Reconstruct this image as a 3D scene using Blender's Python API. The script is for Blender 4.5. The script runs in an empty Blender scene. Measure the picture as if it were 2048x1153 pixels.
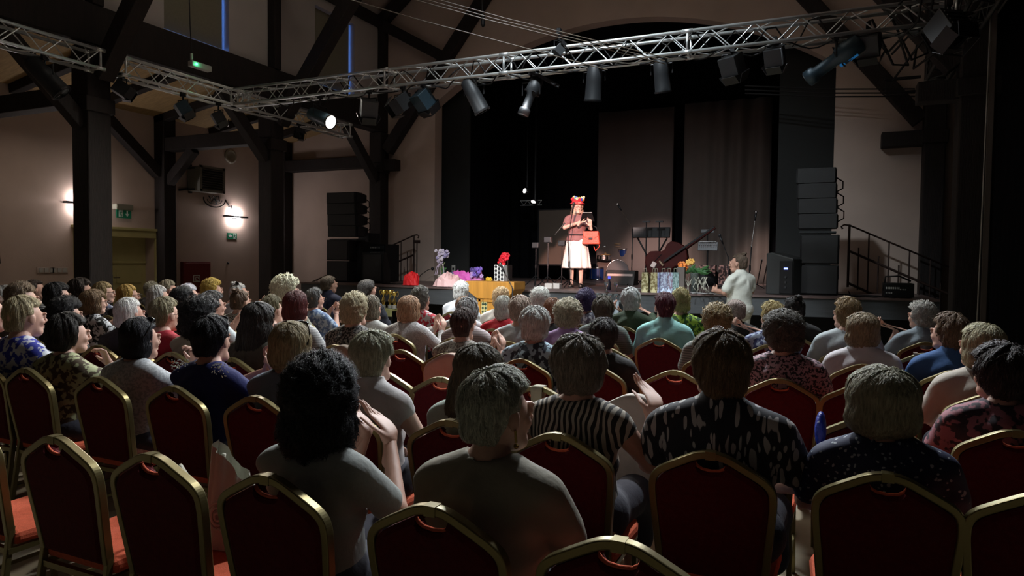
import bpy, math, random
import numpy as np
from math import sin, cos, pi, radians
from mathutils import Vector, Matrix, Euler

random.seed(7); rng = np.random.RandomState(7)
S = bpy.context.scene
COL = S.collection

# ---------------------------------------------------------------- camera, world, exposure
CAMZ = 1.55
XCEN = -3.82
YAW, PITCH, ROLL = radians(24.5), radians(2.2), radians(.65)
FPX = 1365.33
_f = np.array([-sin(YAW)*cos(PITCH), cos(YAW)*cos(PITCH), -sin(PITCH)])
_r0 = np.array([cos(YAW), sin(YAW), 0.]); _u0 = np.cross(_r0, _f)
_r = cos(ROLL)*_r0 + sin(ROLL)*_u0; _u = np.cross(_r, _f)
cam = bpy.data.cameras.new('camera'); camo = bpy.data.objects.new('camera', cam); COL.objects.link(camo)
cam.sensor_width = 36; cam.lens = 24; cam.clip_start = .05; cam.clip_end = 200
camo.matrix_world = Matrix(((_r[0], _u[0], -_f[0], 0), (_r[1], _u[1], -_f[1], 0), (_r[2], _u[2], -_f[2], CAMZ), (0, 0, 0, 1)))
S.camera = camo
S.view_settings.view_transform = 'Standard'; S.view_settings.look = 'None'
S.view_settings.gamma = 1; S.view_settings.use_curve_mapping = False
S.view_settings.exposure = 0.0
S.cycles.max_bounces = 5; S.cycles.diffuse_bounces = 3; S.cycles.glossy_bounces = 2
S.cycles.sample_clamp_indirect = 2.0
w = bpy.data.worlds.new('world'); S.world = w; w.use_nodes = True
w.node_tree.nodes['Background'].inputs[0].default_value = (.75, .8, 1, 1)
w.node_tree.nodes['Background'].inputs[1].default_value = .006

def light(kind, loc, target, energy, color=(1, 1, 1), size=.2, angle=40, blend=.5, sy=None):
    l = bpy.data.lights.new('light', kind); l.energy = energy; l.color = color
    if kind == 'SPOT': l.spot_size = radians(angle); l.spot_blend = blend; l.shadow_soft_size = size
    elif kind == 'AREA':
        l.size = size
        if sy: l.shape = 'RECTANGLE'; l.size_y = sy
    else: l.shadow_soft_size = size
    o = bpy.data.objects.new('light', l); COL.objects.link(o); o.location = loc
    if target is not None:
        o.rotation_euler = (Vector(target)-Vector(loc)).to_track_quat('-Z', 'Y').to_euler()
    return o

# performer spot, from the front lighting truss hung behind the camera
light('SPOT', (-1.0, .4, 5.2), (-4.3, 12.1, 1.95), 11500, (1, .58, .48), .04, 8.6, .35)
# wash from the long truss down on the first rows and back over the hall
light('SPOT', (-3.5, 8.1, 4.0), (-3.4, 4.8, .6), 900, (.90, .96, 1), .25, 135, .9)
light('SPOT', (-6.6, 8.1, 4.0), (-6.0, 4.6, .6), 480, (1, .93, .82), .25, 135, .9)
light('SPOT', (-.4, 8.1, 4.0), (-.6, 4.6, .6), 420, (.90, .96, 1), .25, 135, .9)
# front truss fixtures for stage and front rows, mixed with added hall spots
light('SPOT', (-5.6, 3.2, 4.6), (-3.9, 9.0, 1.3), 1500, (.92, .97, 1), .3, 42, .6)
light('SPOT', (-2.4, 5.6, 6.9), (-2.7, 8.3, 4.15), 1300, (.85, .95, 1), .15, 75, .9)  # added steep spot that brightens the long truss and misses the drapes
light('SPOT', (-3.2, 3.0, 5.3), (-5.6, 11.0, 1.1), 1500, (1, .95, .9), .2, 24, .8)
light('SPOT', (-1.2, 6.4, 5.6), (-1.2, 2.2, 1.0), 1150, (.93, .97, 1), .12, 95, .9)  # added spot that puts a rim on the nearest heads
light('SPOT', (-5.2, 6.4, 5.0), (-4.2, 3.2, 1.0), 420, (1, .95, .86), .12, 90, .9)
light('SPOT', (.2, 5.2, 5.0), (-.9, 9.6, 1.2), 420, (.95, .98, 1), .15, 30, .8)  # added spot to brighten the person standing before the stage
# added dim fill over the hall for general ambient light
light('AREA', (XCEN, 7.2, 8.4), (XCEN, 6.6, 0), 60, (1, .86, .70), 5.0, sy=4.5)
light('AREA', (-10.7, 7.0, 3.6), (-10.7, 7.0, 0), 10, (1, .85, .7), .8, sy=3.0)
# reddish rear wash low on the back drapes
light('SPOT', (-3.9, 13.9, 3.0), (-3.75, 17.0, 1.35), 620, (1, .76, .70), .15, 46, 1)
light('SPOT', (-1.2, 13.7, 2.9), (-.8, 16.8, 1.2), 480, (1, .80, .72), .15, 46, 1)

# ---------------------------------------------------------------- picture to place
def ray(x, y): return _f + _r*(x-1024)/FPX - _u*(y-576.5)/FPX
def onY(x, y, Y): d = ray(x, y); t = Y/d[1]; return Vector((d[0]*t, Y, CAMZ+d[2]*t))
def onX(x, y, X): d = ray(x, y); t = X/d[0]; return Vector((X, d[1]*t, CAMZ+d[2]*t))
def onZ(x, y, Z): d = ray(x, y); t = (Z-CAMZ)/d[2]; return Vector((d[0]*t, d[1]*t, Z))
def depth(P): return float((np.array(P)-np.array([0, 0, CAMZ])) @ _f)

# ---------------------------------------------------------------- materials
MC = {}
def mat(name, col, rough=.7, metal=0., emit=0., ecol=None, noise=.0, nscale=8., bump=0., bscale=40., stretch=None, sheen=0., alpha=1., trans=0., spec=.5):
    if name in MC: return MC[name]
    m = bpy.data.materials.new(name); m.use_nodes = True; nt = m.node_tree; b = nt.nodes['Principled BSDF']
    c = (*col[:3], 1); b.inputs['Base Color'].default_value = c
    b.inputs['Roughness'].default_value = rough; b.inputs['Metallic'].default_value = metal
    b.inputs['Specular IOR Level'].default_value = spec
    if sheen: b.inputs['Sheen Weight'].default_value = sheen
    if alpha < 1: b.inputs['Alpha'].default_value = alpha
    if trans: b.inputs['Transmission Weight'].default_value = trans
    if emit: b.inputs['Emission Color'].default_value = (*(ecol or col), 1); b.inputs['Emission Strength'].default_value = emit
    if noise or bump:
        tc = nt.nodes.new('ShaderNodeTexCoord'); mp = nt.nodes.new('ShaderNodeMapping')
        nt.links.new(tc.outputs['Object'], mp.inputs[0])
        if stretch: mp.inputs['Scale'].default_value = stretch
    if noise:
        n = nt.nodes.new('ShaderNodeTexNoise'); n.inputs['Scale'].default_value = nscale; n.inputs['Detail'].default_value = 5
        nt.links.new(mp.outputs[0], n.inputs[0])
        r = nt.nodes.new('ShaderNodeValToRGB'); nt.links.new(n.outputs[0], r.inputs[0])
        r.color_ramp.elements[0].position = .3; r.color_ramp.elements[1].position = .7
        r.color_ramp.elements[0].color = (*[x*(1-noise) for x in col[:3]], 1)
        r.color_ramp.elements[1].color = (*[min(1, x*(1+noise)) for x in col[:3]], 1)
        nt.links.new(r.outputs[0], b.inputs['Base Color'])
    if bump:
        n = nt.nodes.new('ShaderNodeTexNoise'); n.inputs['Scale'].default_value = bscale; n.inputs['Detail'].default_value = 4
        nt.links.new(mp.outputs[0], n.inputs[0]); bp = nt.nodes.new('ShaderNodeBump')
        bp.inputs['Strength'].default_value = bump; bp.inputs['Distance'].default_value = .02
        nt.links.new(n.outputs[0], bp.inputs['Height']); nt.links.new(bp.outputs[0], b.inputs['Normal'])
    MC[name] = m; return m

def patmat(kind, c1, c2=(0, 0, 0), scale=1.):
    """clothing fabric; kind plain / floral / dots / leaf / zebra / stripe / knit / speck"""
    name = 'fabric_%s_%s_%s' % (kind, '_'.join('%02d' % int(x*99) for x in c1), '_'.join('%02d' % int(x*99) for x in c2))
    if kind == 'plain': return mat(name, c1, .85, noise=.06, nscale=12, bump=.35, bscale=14)
    if kind == 'knit': return mat(name, c1, .95, noise=.3, nscale=110, bump=.6, bscale=110)
    if name in MC: return MC[name]
    m = mat(name, c1, .8); nt = m.node_tree; b = nt.nodes['Principled BSDF']
    tc = nt.nodes.new('ShaderNodeTexCoord'); mp = nt.nodes.new('ShaderNodeMapping'); nt.links.new(tc.outputs['Object'], mp.inputs[0])
    ramp = nt.nodes.new('ShaderNodeValToRGB'); ramp.color_ramp.interpolation = 'LINEAR'
    e = ramp.color_ramp.elements
    def warp(sc, amt):
        n = nt.nodes.new('ShaderNodeTexNoise'); n.inputs['Scale'].default_value = sc; nt.links.new(mp.outputs[0], n.inputs[0])
        mx = nt.nodes.new('ShaderNodeVectorMath'); mx.operation = 'MULTIPLY_ADD'
        nt.links.new(n.outputs['Color'], mx.inputs[0]); mx.inputs[1].default_value = (amt,)*3; nt.links.new(mp.outputs[0], mx.inputs[2])
        return mx.outputs[0]
    if kind == 'floral':
        n = nt.nodes.new('ShaderNodeTexNoise'); n.inputs['Scale'].default_value = 26*scale; n.inputs['Detail'].default_value = 2
        nt.links.new(mp.outputs[0], n.inputs[0]); e[0].position = .47; e[1].position = .52; src = n.outputs[0]
    elif kind == 'speck':
        n = nt.nodes.new('ShaderNodeTexNoise'); n.inputs['Scale'].default_value = 70*scale; n.inputs['Detail'].default_value = 2
        nt.links.new(mp.outputs[0], n.inputs[0]); e[0].position = .5; e[1].position = .54; src = n.outputs[0]
    elif kind == 'dots':
        n = nt.nodes.new('ShaderNodeTexVoronoi'); n.inputs['Scale'].default_value = 42*scale
        nt.links.new(warp(30, .03), n.inputs[0]); e[0].position = .2; e[1].position = .27; src = n.outputs[0]; c1, c2 = c2, c1
    elif kind == 'leaf':
        mp.inputs['Scale'].default_value = (2.3, .8, .6); mp.inputs['Rotation'].default_value = (0, .9, 0)
        n = nt.nodes.new('ShaderNodeTexVoronoi'); n.inputs['Scale'].default_value = 18*scale; n.inputs['Randomness'].default_value = .7
        nt.links.new(warp(7, .16), n.inputs[0]); e[0].position = .36; e[1].position = .40; src = n.outputs[0]; c1, c2 = c2, c1
    elif kind == 'zebra':
        n = nt.nodes.new('ShaderNodeTexWave'); n.inputs['Scale'].default_value = 13*scale; n.inputs['Distortion'].default_value = 9
        n.inputs['Detail'].default_value = 1.5; n.inputs['Detail Scale'].default_value = .6
        nt.links.new(mp.outputs[0], n.inputs[0]); e[0].position = .42; e[1].position = .52; src = n.outputs[1] if len(n.outputs) > 1 else n.outputs[0]
    else:
        n = nt.nodes.new('ShaderNodeTexWave'); n.inputs['Scale'].default_value = 16*scale; n.bands_direction = 'Z' if scale < 2 else 'X'
        nt.links.new(mp.outputs[0], n.inputs[0]); e[0].position = .45; e[1].position = .55; src = n.outputs[1]
    e[0].color = (*c1, 1); e[1].color = (*c2, 1)
    nt.links.new(src, ramp.inputs[0]); nt.links.new(ramp.outputs[0], b.inputs['Base Color'])
    return m

def hairmat(c):
    return mat('hair_%s' % '_'.join('%03d' % int(x*999) for x in c), c, .55, noise=.45, nscale=1., stretch=(150, 150, 18), bump=.7, bscale=1., spec=.35)

WOOD = mat('dark_timber', (.010, .006, .0055), .8, noise=.35, nscale=4, stretch=(6, 6, .8), bump=.3, bscale=12)
PLASTER = mat('plaster', (.46, .36, .31), .95, noise=.08, nscale=1.2, bump=.08, bscale=60)
PLASTERW = mat('plaster_upper', (.42, .385, .37), .95, noise=.06, nscale=1.2, bump=.08, bscale=60)
BLACK = mat('black_cloth', (.006, .006, .008), .95, bump=.2, bscale=9, spec=.1)
BLACKP = mat('black_plastic', (.008, .008, .009), .55, spec=.25)
BLACKM = mat('black_metal', (.02, .02, .022), .4, .5)
ALU = mat('aluminium', (.62, .65, .66), .38, .75)
CHROME = mat('chrome', (.7, .7, .7), .2, 1.)
GOLD = mat('gold_frame', (.165, .135, .055), .38, .7)
RED_SHADED = mat('red_fabric_shaded', (.075, .004, .007), .9, noise=.15, nscale=60, bump=.2, bscale=220, spec=.2)  # chair fabric with the shade on the backs put into its colour
RED_LIT = mat('red_fabric_lit', (.6, .12, .06), .9, noise=.1, nscale=60, bump=.2, bscale=220, spec=.2)  # same chair fabric, with the light on the seats put into its colour
SKIN = [mat('skin_%d' % i, c, .55, noise=.06, nscale=20) for i, c in enumerate([(.55, .33, .25), (.48, .27, .2), (.62, .4, .32)])]

# ---------------------------------------------------------------- mesh helpers
class MB:
    def __init__(s): s.v = []; s.f = []
    def add(s, vs, fs):
        o = len(s.v); s.v += [tuple(map(float, p)) for p in vs]; s.f += [tuple(i+o for i in f) for f in fs]; return s
    def box(s, c, size, rot=None, taper=1.):
        x, y, z = [k/2 for k in size]; c = Vector(c)
        P = [Vector((sx*x*(taper if sz > 0 else 1), sy*y*(taper if sz > 0 else 1), sz*z)) for sz in (-1, 1) for sy in (-1, 1) for sx in (-1, 1)]
        if rot is not None:
            R = rot if isinstance(rot, Matrix) else Euler(rot).to_matrix(); P = [R @ p for p in P]
        return s.add([c+p for p in P], [(0, 2, 3, 1), (4, 5, 7, 6), (0, 1, 5, 4), (2, 6, 7, 3), (0, 4, 6, 2), (1, 3, 7, 5)])
    def beam(s, a, b, w, h, up=(0, 0, 1)):
        a, b = Vector(a), Vector(b); d = (b-a); L = d.length; d.normalize(); u = Vector(up)
        if abs(d.dot(u)) > .98: u = Vector((0, 1, 0))
        r = d.cross(u).normalized(); u = r.cross(d)
        return s.box((a+b)/2, (w, L, h), Matrix((r, d, u)).transposed())
    def tube(s, pts, r, n=8, cap=True):
        pts = [Vector(p) for p in pts]; rs = r if isinstance(r, (list, tuple)) else [r]*len(pts)
        vs = []; fs = []; prev = None
        for i, p in enumerate(pts):
            d = (pts[min(i+1, len(pts)-1)]-pts[max(i-1, 0)]).normalized()
            if prev is None: u = d.orthogonal().normalized()
            else:
                u = prev-d*prev.dot(d); u = u.normalized() if u.length > 1e-5 else d.orthogonal().normalized()
            prev = u; v = d.cross(u)
            vs += [p+(u*cos(2*pi*k/n)+v*sin(2*pi*k/n))*rs[i] for k in range(n)]
        for i in range(len(pts)-1):
            for k in range(n):
                fs.append((i*n+k, i*n+(k+1) % n, (i+1)*n+(k+1) % n, (i+1)*n+k))
        if cap: fs += [tuple(range(n))[::-1], tuple(range((len(pts)-1)*n, len(pts)*n))]
        return s.add(vs, fs)
    def lathe(s, prof, c=(0, 0, 0), n=20, R=None):
        c = Vector(c); vs = []; fs = []
        for (r, z) in prof:
            for k in range(n):
                p = Vector((r*cos(2*pi*k/n), r*sin(2*pi*k/n), z)); vs.append(c+(R @ p if R else p))
        for i in range(len(prof)-1):
            for k in range(n): fs.append((i*n+k, i*n+(k+1) % n, (i+1)*n+(k+1) % n, (i+1)*n+k))
        fs += [tuple(range(n))[::-1], tuple(range((len(prof)-1)*n, len(prof)*n))]
        return s.add(vs, fs)
    def ball(s, c, r, nu=14, nv=9, rot=None):
        c = Vector(c); r = Vector(r) if isinstance(r, (tuple, list)) else Vector((r, r, r)); vs = []; fs = []
        for j in range(nv+1):
            t = pi*j/nv
            for k in range(nu):
                p = Vector((r.x*sin(t)*cos(2*pi*k/nu), r.y*sin(t)*sin(2*pi*k/nu), r.z*cos(t)))
                if rot: p = Euler(rot).to_matrix() @ p
                vs.append(c+p)
        for j in range(nv):
            for k in range(nu): fs.append((j*nu+k, (j+1)*nu+k, (j+1)*nu+(k+1) % nu, j*nu+(k+1) % nu))
        return s.add(vs, fs)
    def prism(s, poly, ax, t0, t1):
        """poly 2D in the plane normal to ax ('x': (y,z), 'y': (x,z), 'z': (x,y))"""
        def P(p, t): return {'x': (t, p[0], p[1]), 'y': (p[0], t, p[1]), 'z': (p[0], p[1], t)}[ax]
        n = len(poly)
        return s.add([P(p, t0) for p in poly]+[P(p, t1) for p in poly],
                     [tuple(range(n)), tuple(range(n, 2*n))[::-1]]+[(i, i+n, (i+1) % n+n, (i+1) % n) for i in range(n)])
    def grid(s, fn, nu, nv):
        return s.add([fn(i/nu, j/nv) for j in range(nv+1) for i in range(nu+1)],
                     [(j*(nu+1)+i, j*(nu+1)+i+1, (j+1)*(nu+1)+i+1, (j+1)*(nu+1)+i) for j in range(nv) for i in range(nu)])
    def mesh(s, name, smooth=False):
        m = bpy.data.meshes.new(name); m.from_pydata(s.v, [], s.f); m.update()
        if smooth:
            m.polygons.foreach_set('use_smooth', [True]*len(m.polygons))
        return m
    def build(s, name, m, parent=None, smooth=False, loc=None, bevel=0.):
        me = s.mesh(name, smooth); me.materials.append(m)
        o = bpy.data.objects.new(name, me); COL.objects.link(o)
        if parent: o.parent = parent
        if loc is not None: o.location = loc
        if bevel:
            b = o.modifiers.new('b', 'BEVEL'); b.width = bevel; b.segments = 2; b.limit_method = 'ANGLE'
        return o

def tag(o, label, cat, group=None, kind=None):
    o['label'] = label; o['category'] = cat
    if group: o['group'] = group
    if kind: o['kind'] = kind
    return o
def thing(name, label, cat, loc=(0, 0, 0), rz=0, group=None, scale=1.):
    o = bpy.data.objects.new(name, None); COL.objects.link(o); o.location = loc; o.rotation_euler = (0, 0, rz); o.scale = (scale,)*3
    o.empty_display_size = .1
    return tag(o, label, cat, group)
def struct(name, mb, m, **k):
    o = mb.build(name, m, **k)
    if not k.get('parent'): o['kind'] = 'structure'
    return o
def dup(root, loc, rz, label, group=None):
    r = root.copy(); COL.objects.link(r); r.location = loc; r.rotation_euler = (0, 0, rz); r['label'] = label
    if group: r['group'] = group
    for ch in list(root.children):
        c = ch.copy(); COL.objects.link(c); c.parent = r
        for g in list(ch.children):
            d = g.copy(); COL.objects.link(d); d.parent = c
    return r
#PART2
# ================================================================ the hall
XA, XB = -9.2, 1.56            # the two arcades
XC = (XA+XB)/2
COLY = (6.2, 9.55, 12.87)
XW = -12.1                     # left aisle wall
YB = 13.0                      # stage wall
HS = 1.1
floor_m = mat('floor_tiles', (.36, .31, .22), .45, noise=.15, nscale=3)
struct('floor', MB().box((-3.5, 4.5, -.05), (19, 19, .1)), floor_m)

# left wall with the doorway cut out
dL = onX(147, 456, XW); dR = onX(320, 465, XW)
dy0, dy1, dz1 = dL.y, dR.y, (dL.z+dR.z)/2
ZT = 4.4
m = MB(); m.box((XW-.2, (-3+dy0+.12)/2, ZT/2), (.4, dy0+.12+3, ZT)); m.box((XW-.2, (dy1-.12+13.3)/2, ZT/2), (.4, 13.3-dy1+.12, ZT))
m.box((XW-.2, (dy0+dy1)/2, (dz1-.12+ZT)/2), (.4, dy1-dy0-.24, ZT-dz1+.12))
struct('wall_left', m, PLASTER)
DOORM = mat('door_paint', (.42, .38, .17), .5, noise=.05, nscale=5)
door = struct('door_1', MB().box((XW-.3, (dy0+dy1)/2, (dz1-.12)/2), (.05, dy1-dy0-.24, dz1-.12)), DOORM)
door['kind'] = 'structure'
m = MB()
for y in (dy0+.06, dy1-.06): m.box((XW+.02, y, dz1/2), (.06, .14, dz1)); m.box((XW-.13, y+(.07 if y < 6 else -.0), dz1/2), (.24, .03, dz1))
m.box((XW+.02, (dy0+dy1)/2, dz1-.06), (.06, dy1-dy0, .14)); m.box((XW+.035, (dy0+dy1)/2, dz1+.03), (.1, dy1-dy0+.1, .05))
m.build('door_frame', DOORM, parent=door, bevel=.006)
m = MB(); yc = (dy0+dy1)/2
for y in (yc-.38, yc+.38):
    for z0, z1 in ((.15, .9), (1.05, dz1-.75)): m.box((XW-.265, y, (z0+z1)/2), (.02, .52, z1-z0))
m.box((XW-.255, yc, dz1-.6), (.03, dy1-dy0-.26, .05)); m.box((XW-.26, yc, dz1/2-.3), (.03, .05, dz1-.62))
m.build('door_panel', DOORM, parent=door, bevel=.005)
hp = onX(224, 556, XW-.24)
m = MB().tube([hp+Vector((0, 0, 0)), hp+Vector((.05, 0, 0)), hp+Vector((.05, .12, 0))], .01); m.box(hp+Vector((-.01, 0, -.04)), (.01, .04, .18))
m.build('door_handle', CHROME, parent=door)

# stage wall with its arched opening
OX0, OX1 = onY(869, 400, YB).x, onY(1665, 400, YB).x
OC, OH = (OX0+OX1)/2, (OX1-OX0)/2
def arch(x):
    sag = 1.26; Rr = (OH*OH+sag*sag)/(2*sag); return 5.0+math.sqrt(max(0, Rr*Rr-(x-OC)**2))-(Rr-sag)
m = MB(); m.box(((XW+OX0)/2, YB+.15, 4.6), (OX0-XW, .3, 9.2)); m.box(((OX1+3.4)/2, YB+.15, 4.6), (3.4-OX1, .3, 9.2))
xs = np.linspace(OX0, OX1, 41)
low = [(x, arch(x)) for x in xs]
for i in range(40):
    m.prism([low[i], low[i+1], (xs[i+1], 9.2), (xs[i], 9.2)], 'y', YB, YB+.3)
struct('wall_stage', m, PLASTER)

# clerestory wall on the left arcade with its tall windows
WINS = [(onX(328, 50, XA).y, onX(458, 50, XA).y), (onX(630, 60, XA).y, onX(709, 60, XA).y)]
wz0, wz1 = 5.03, 6.55
m = MB(); ys = [-3, WINS[0][0], WINS[0][1], WINS[1][0], WINS[1][1], 13.0]
for a, b in ((0, 1), (2, 3), (4, 5)): m.box((XA-.12, (ys[a]+ys[b])/2, 5.85), (.24, ys[b]-ys[a], 2.6))
for a, b in WINS: m.box((XA-.12, (a+b)/2, (4.55+wz0)/2), (.24, b-a, wz0-4.55)); m.box((XA-.12, (a+b)/2, (wz1+7.15)/2), (.24, b-a, 7.15-wz1))
struct('wall_clerestory_left', m, PLASTERW)
SKYP = mat('daylit_pane', (.12, .3, 1.), .2, emit=6, ecol=(.1, .3, 1.))
BLIND = mat('window_blind', (.20, .185, .13), .95, noise=.05, nscale=30)
for k, (a, b) in enumerate(WINS):
    o = struct('window_%d' % (k+1), MB().box((XA-.22, (a+b)/2, (wz0+wz1)/2), (.02, b-a, wz1-wz0)), SKYP)
    m = MB(); yc = (a+b)/2
    for y in (a+.03, yc, b-.03): m.box((XA-.19, y, (wz0+wz1)/2), (.04, .05, wz1-wz0))
    m.build('window_frame', WOOD, parent=o)
    MB().box((XA-.13, yc, (wz0+.05+wz1)/2), (.02, b-a-.09, wz1-wz0-.05)).build('window_blind', BLIND, parent=o)
m = MB(); m.box((XB+.12, 5, 5.85), (.24, 16, 2.6)); struct('wall_clerestory_right', m, PLASTERW)
# roofs
BOARD = mat('ceiling_boards', (.40, .27, .13), .8, noise=.2, nscale=5, stretch=(1, 9, 1))
m = MB(); m.add([(XW-.2, -3, 4.3), (XW-.2, 13.2, 4.3), (XA-.1, 13.2, 4.85), (XA-.1, -3, 4.85), (XW-.2, -3, 4.4), (XW-.2, 13.2, 4.4), (XA-.1, 13.2, 4.95), (XA-.1, -3, 4.95)],
    [(0, 1, 2, 3), (7, 6, 5, 4), (0, 3, 7, 4), (1, 5, 6, 2), (0, 4, 5, 1), (3, 2, 6, 7)])
struct('ceiling_aisle', m, BOARD)
m = MB()
for sx in (-1, 1):
    x0 = XC+sx*5.6; m.add([(x0, -3, 7.0), (x0, 13.3, 7.0), (XC, 13.3, 11.3), (XC, -3, 11.3), (x0, -3, 7.12), (x0, 13.3, 7.12), (XC, 13.3, 11.42), (XC, -3, 11.42)],
        [(0, 1, 2, 3), (7, 6, 5, 4), (0, 3, 7, 4), (1, 5, 6, 2), (0, 4, 5, 1), (3, 2, 6, 7)])
struct('ceiling', m, PLASTER)
# black curtains on the right side and in the stage house
def drape(x0, y0, x1, y1, z0, z1, amp=.05, fold=.3, n=None):
    L = math.hypot(x1-x0, y1-y0); n = n or max(24, int(L/.05)); nx, ny = (y1-y0)/L, -(x1-x0)/L; ph = random.random()*9
    def fn(u, v):
        s_ = u*L; a = amp*(.55+.45*sin(s_*1.7+ph))*(1.15-.4*v)
        d = a*sin(2*pi*s_/fold+1.3*sin(s_*2.3+ph)+.4*sin(3*v+s_))
        return (x0+(x1-x0)*u+nx*d, y0+(y1-y0)*u+ny*d, z0+(z1-z0)*v)
    return MB().grid(fn, n, 12)
struct('wall_right', drape(2.35, 13.2, 2.35, -3, 0, 7.2), BLACK, smooth=True)
struct('wall_stagehouse_left', drape(OX0-.55, 13.3, OX0-.55, 17.7, HS, 6.9), BLACK, smooth=True)
struct('wall_stagehouse_right', drape(OX1+.55, 17.7, OX1+.55, 13.3, HS, 6.9), BLACK, smooth=True)
struct('wall_stagehouse_back', drape(OX0-.55, 17.7, OX1+.55, 17.7, HS, 6.9), BLACK, smooth=True)
struct('ceiling_stagehouse', MB().box((OC, 15.5, 6.95), (9.4, 4.6, .1)), BLACK)
for nm, xa, xb in (('left', 869, 938), ('right', 1556, 1665)):
    a, b = onY(xa, 300, 13.45), onY(xb, 300, 13.45)
    o = MB().box(((a.x+b.x)/2-(.2 if nm == 'left' else -.2), 13.5, (HS+6.3)/2), (b.x-a.x+.4, .06, 6.3-HS)).build('masking_flat', mat('masking_flat', (.011, .012, .012), .9), bevel=.01)
    tag(o, 'tall black masking flat at the %s side of the stage opening' % nm, 'stage flat')

# stage apron
edge = [onZ(x, y, HS) for x, y in ((600, 564), (777, 571), (938, 577), (1100, 581), (1292, 586), (1491, 590), (1700, 595), (1880, 600))]
poly = [(-9.45, 17.7), (-9.45, edge[0].y)]+[(p.x, p.y) for p in edge]+[(1.45, edge[-1].y+.05), (1.45, 17.7)]
DECK = mat('stage_boards', (.13, .09, .085), .42, noise=.25, nscale=3, stretch=(.6, 12, 1))
FASC = mat('stage_fascia', (.05, .055, .06), .7, noise=.15, nscale=3, stretch=(1, 1, 12))
st = struct('floor_stage', MB().prism(poly, 'z', HS-.03, HS), DECK)
struct('trim_stage_fascia', MB().prism([(x, y+.03) if y < 16 else (x, y) for x, y in poly], 'z', HS-.3, HS-.031), FASC)
struct('wall_stage_base', MB().prism([(x+(.1 if x < -4 else -.1), y+.55) if y < 16 else (x, y) for x, y in poly], 'z', 0, HS-.301), BLACKP)

# ---------------------------------------------------------------- timber frame: every post, beam, strut a piece of its own
def timber(name, label, cat, segs, group=None):
    m = MB()
    for a, b, w_, h_ in segs: m.beam(a, b, w_, h_)
    o = m.build(name, WOOD, bevel=.012); tag(o, label, cat, group); return o
nth = ('nearest', 'middle', 'farthest')
def column(x, y, label, s=.3, h=4.42):
    o = MB().box((x, y, h/2), (s, s, h)).build('timber_column', WOOD, bevel=.02)
    tag(o, label, 'column')
    MB().box((x, y, 3.62), (s+.07, s+.07, .2)).build('capital_block', WOOD, parent=o, bevel=.01)
    MB().box((x, y, .15), (s+.08, s+.08, .3)).build('column_base', WOOD, parent=o, bevel=.01)
    return o
for k, y in enumerate(COLY):
    loc = ('in front of the yellow door', 'right of the lit wall lamp', 'beside the left stage railing')[k]
    column(XA, y, 'thick dark timber column %s' % loc, .34 if k == 0 else .32)
    timber('clerestory_post', 'slim dark timber post rising above the column %s' % loc, 'post', [((XA+.09, y, 4.97), (XA+.09, y, 7.05), .17, .17)])
    timber('tie_beam', 'dark horizontal beam from left wall to the column %s' % loc, 'beam', [((XW, y, 3.78), (XA-.17, y, 3.78), .24, .26)])
    timber('roof_strut', 'dark leaning roof strut rising from the column %s' % loc, 'beam', [((XA+.22, y, 4.0), (XA+3.5, y, 8.15), .22, .24)])
    timber('roof_brace', 'dark brace crossing the roof strut above the column %s' % loc, 'beam', [((XA+.1, y, 6.8), (XA+1.62, y, 5.95), .2, .22)])
    timber('arcade_brace', 'short dark knee brace left of the column %s' % loc, 'beam', [((XA, y-.14, 3.35), (XA, y-1.15, 4.36), .17, .19)])
    timber('rafter', 'dark sloping rafter above the column %s' % loc, 'beam', [((XA, y, 6.85), (XC, y, 11.0), .2, .24)])
for k, y in enumerate(COLY[1:]):
    loc = ('near right stage corner', 'beside right stage railing')[k]
    column(XB, y, 'dark timber column %s' % loc, .36 if k == 0 else .3)
    timber('roof_strut', 'dark leaning roof strut rising from the column %s' % loc, 'beam', [((XB-.2, y, 3.9), (XB-3.5, y, 8.1), .22, .24)])
    timber('clerestory_post', 'slim dark post above the column %s' % loc, 'post', [((XB-.09, y, 4.97), (XB-.09, y, 7.05), .17, .17)])
    timber('bracket_beam', 'short dark beam end sticking out of the column %s' % loc, 'beam', [((XB-.75 if k else XB-.6, y, 3.62), (XB-.1, y, 3.62), .24, .24)])
timber('bracket_beam', 'short dark beam end on the column beside left stage railing', 'beam', [((XA+.15, COLY[2], 3.68), (XA+.5, COLY[2], 3.68), .24, .24)])
timber('arcade_beam', 'long dark timber beam under the high left windows', 'beam', [((XA, -3, 4.7), (XA, 13, 4.7), .3, .54)])
timber('arcade_beam', 'long dark timber beam above the right columns', 'beam', [((XB, -3, 4.7), (XB, 13, 4.7), .3, .54)])
timber('eaves_beam', 'dark timber beam over the high left windows', 'beam', [((XA+.03, -3, 6.85), (XA+.03, 13, 6.85), .2, .22)])
def wallpost(y, label, s=.28):
    o = MB().box((XW+s/2, y, 2.18), (s, s, 4.36)).build('wall_post', WOOD, bevel=.015); tag(o, label, 'post'); return o
wallpost(9.55, 'dark timber wall post between yellow door and red cabinet'); wallpost(12.86, 'dark timber post in the far left corner', .26)
timber('wall_brace', 'dark brace leaning against wall above the yellow door', 'beam', [((XW+.12, 9.42, 3.2), (XW+.12, 8.1, 4.3), .18, .2)])
timber('knee_brace', 'short dark brace right of the post by the yellow door', 'beam', [((XW+.25, 9.55, 3.05), (XW+.95, 9.55, 3.66), .16, .18)])
for k in range(7):
    y = 4.2+k*1.32
    timber('ceiling_joist', 'dark joist under the boarded aisle ceiling', 'beam', [((XW, y, 4.27), (XA-.12, y, 4.73), .14, .16)], 'joists under the boarded aisle ceiling')

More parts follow.
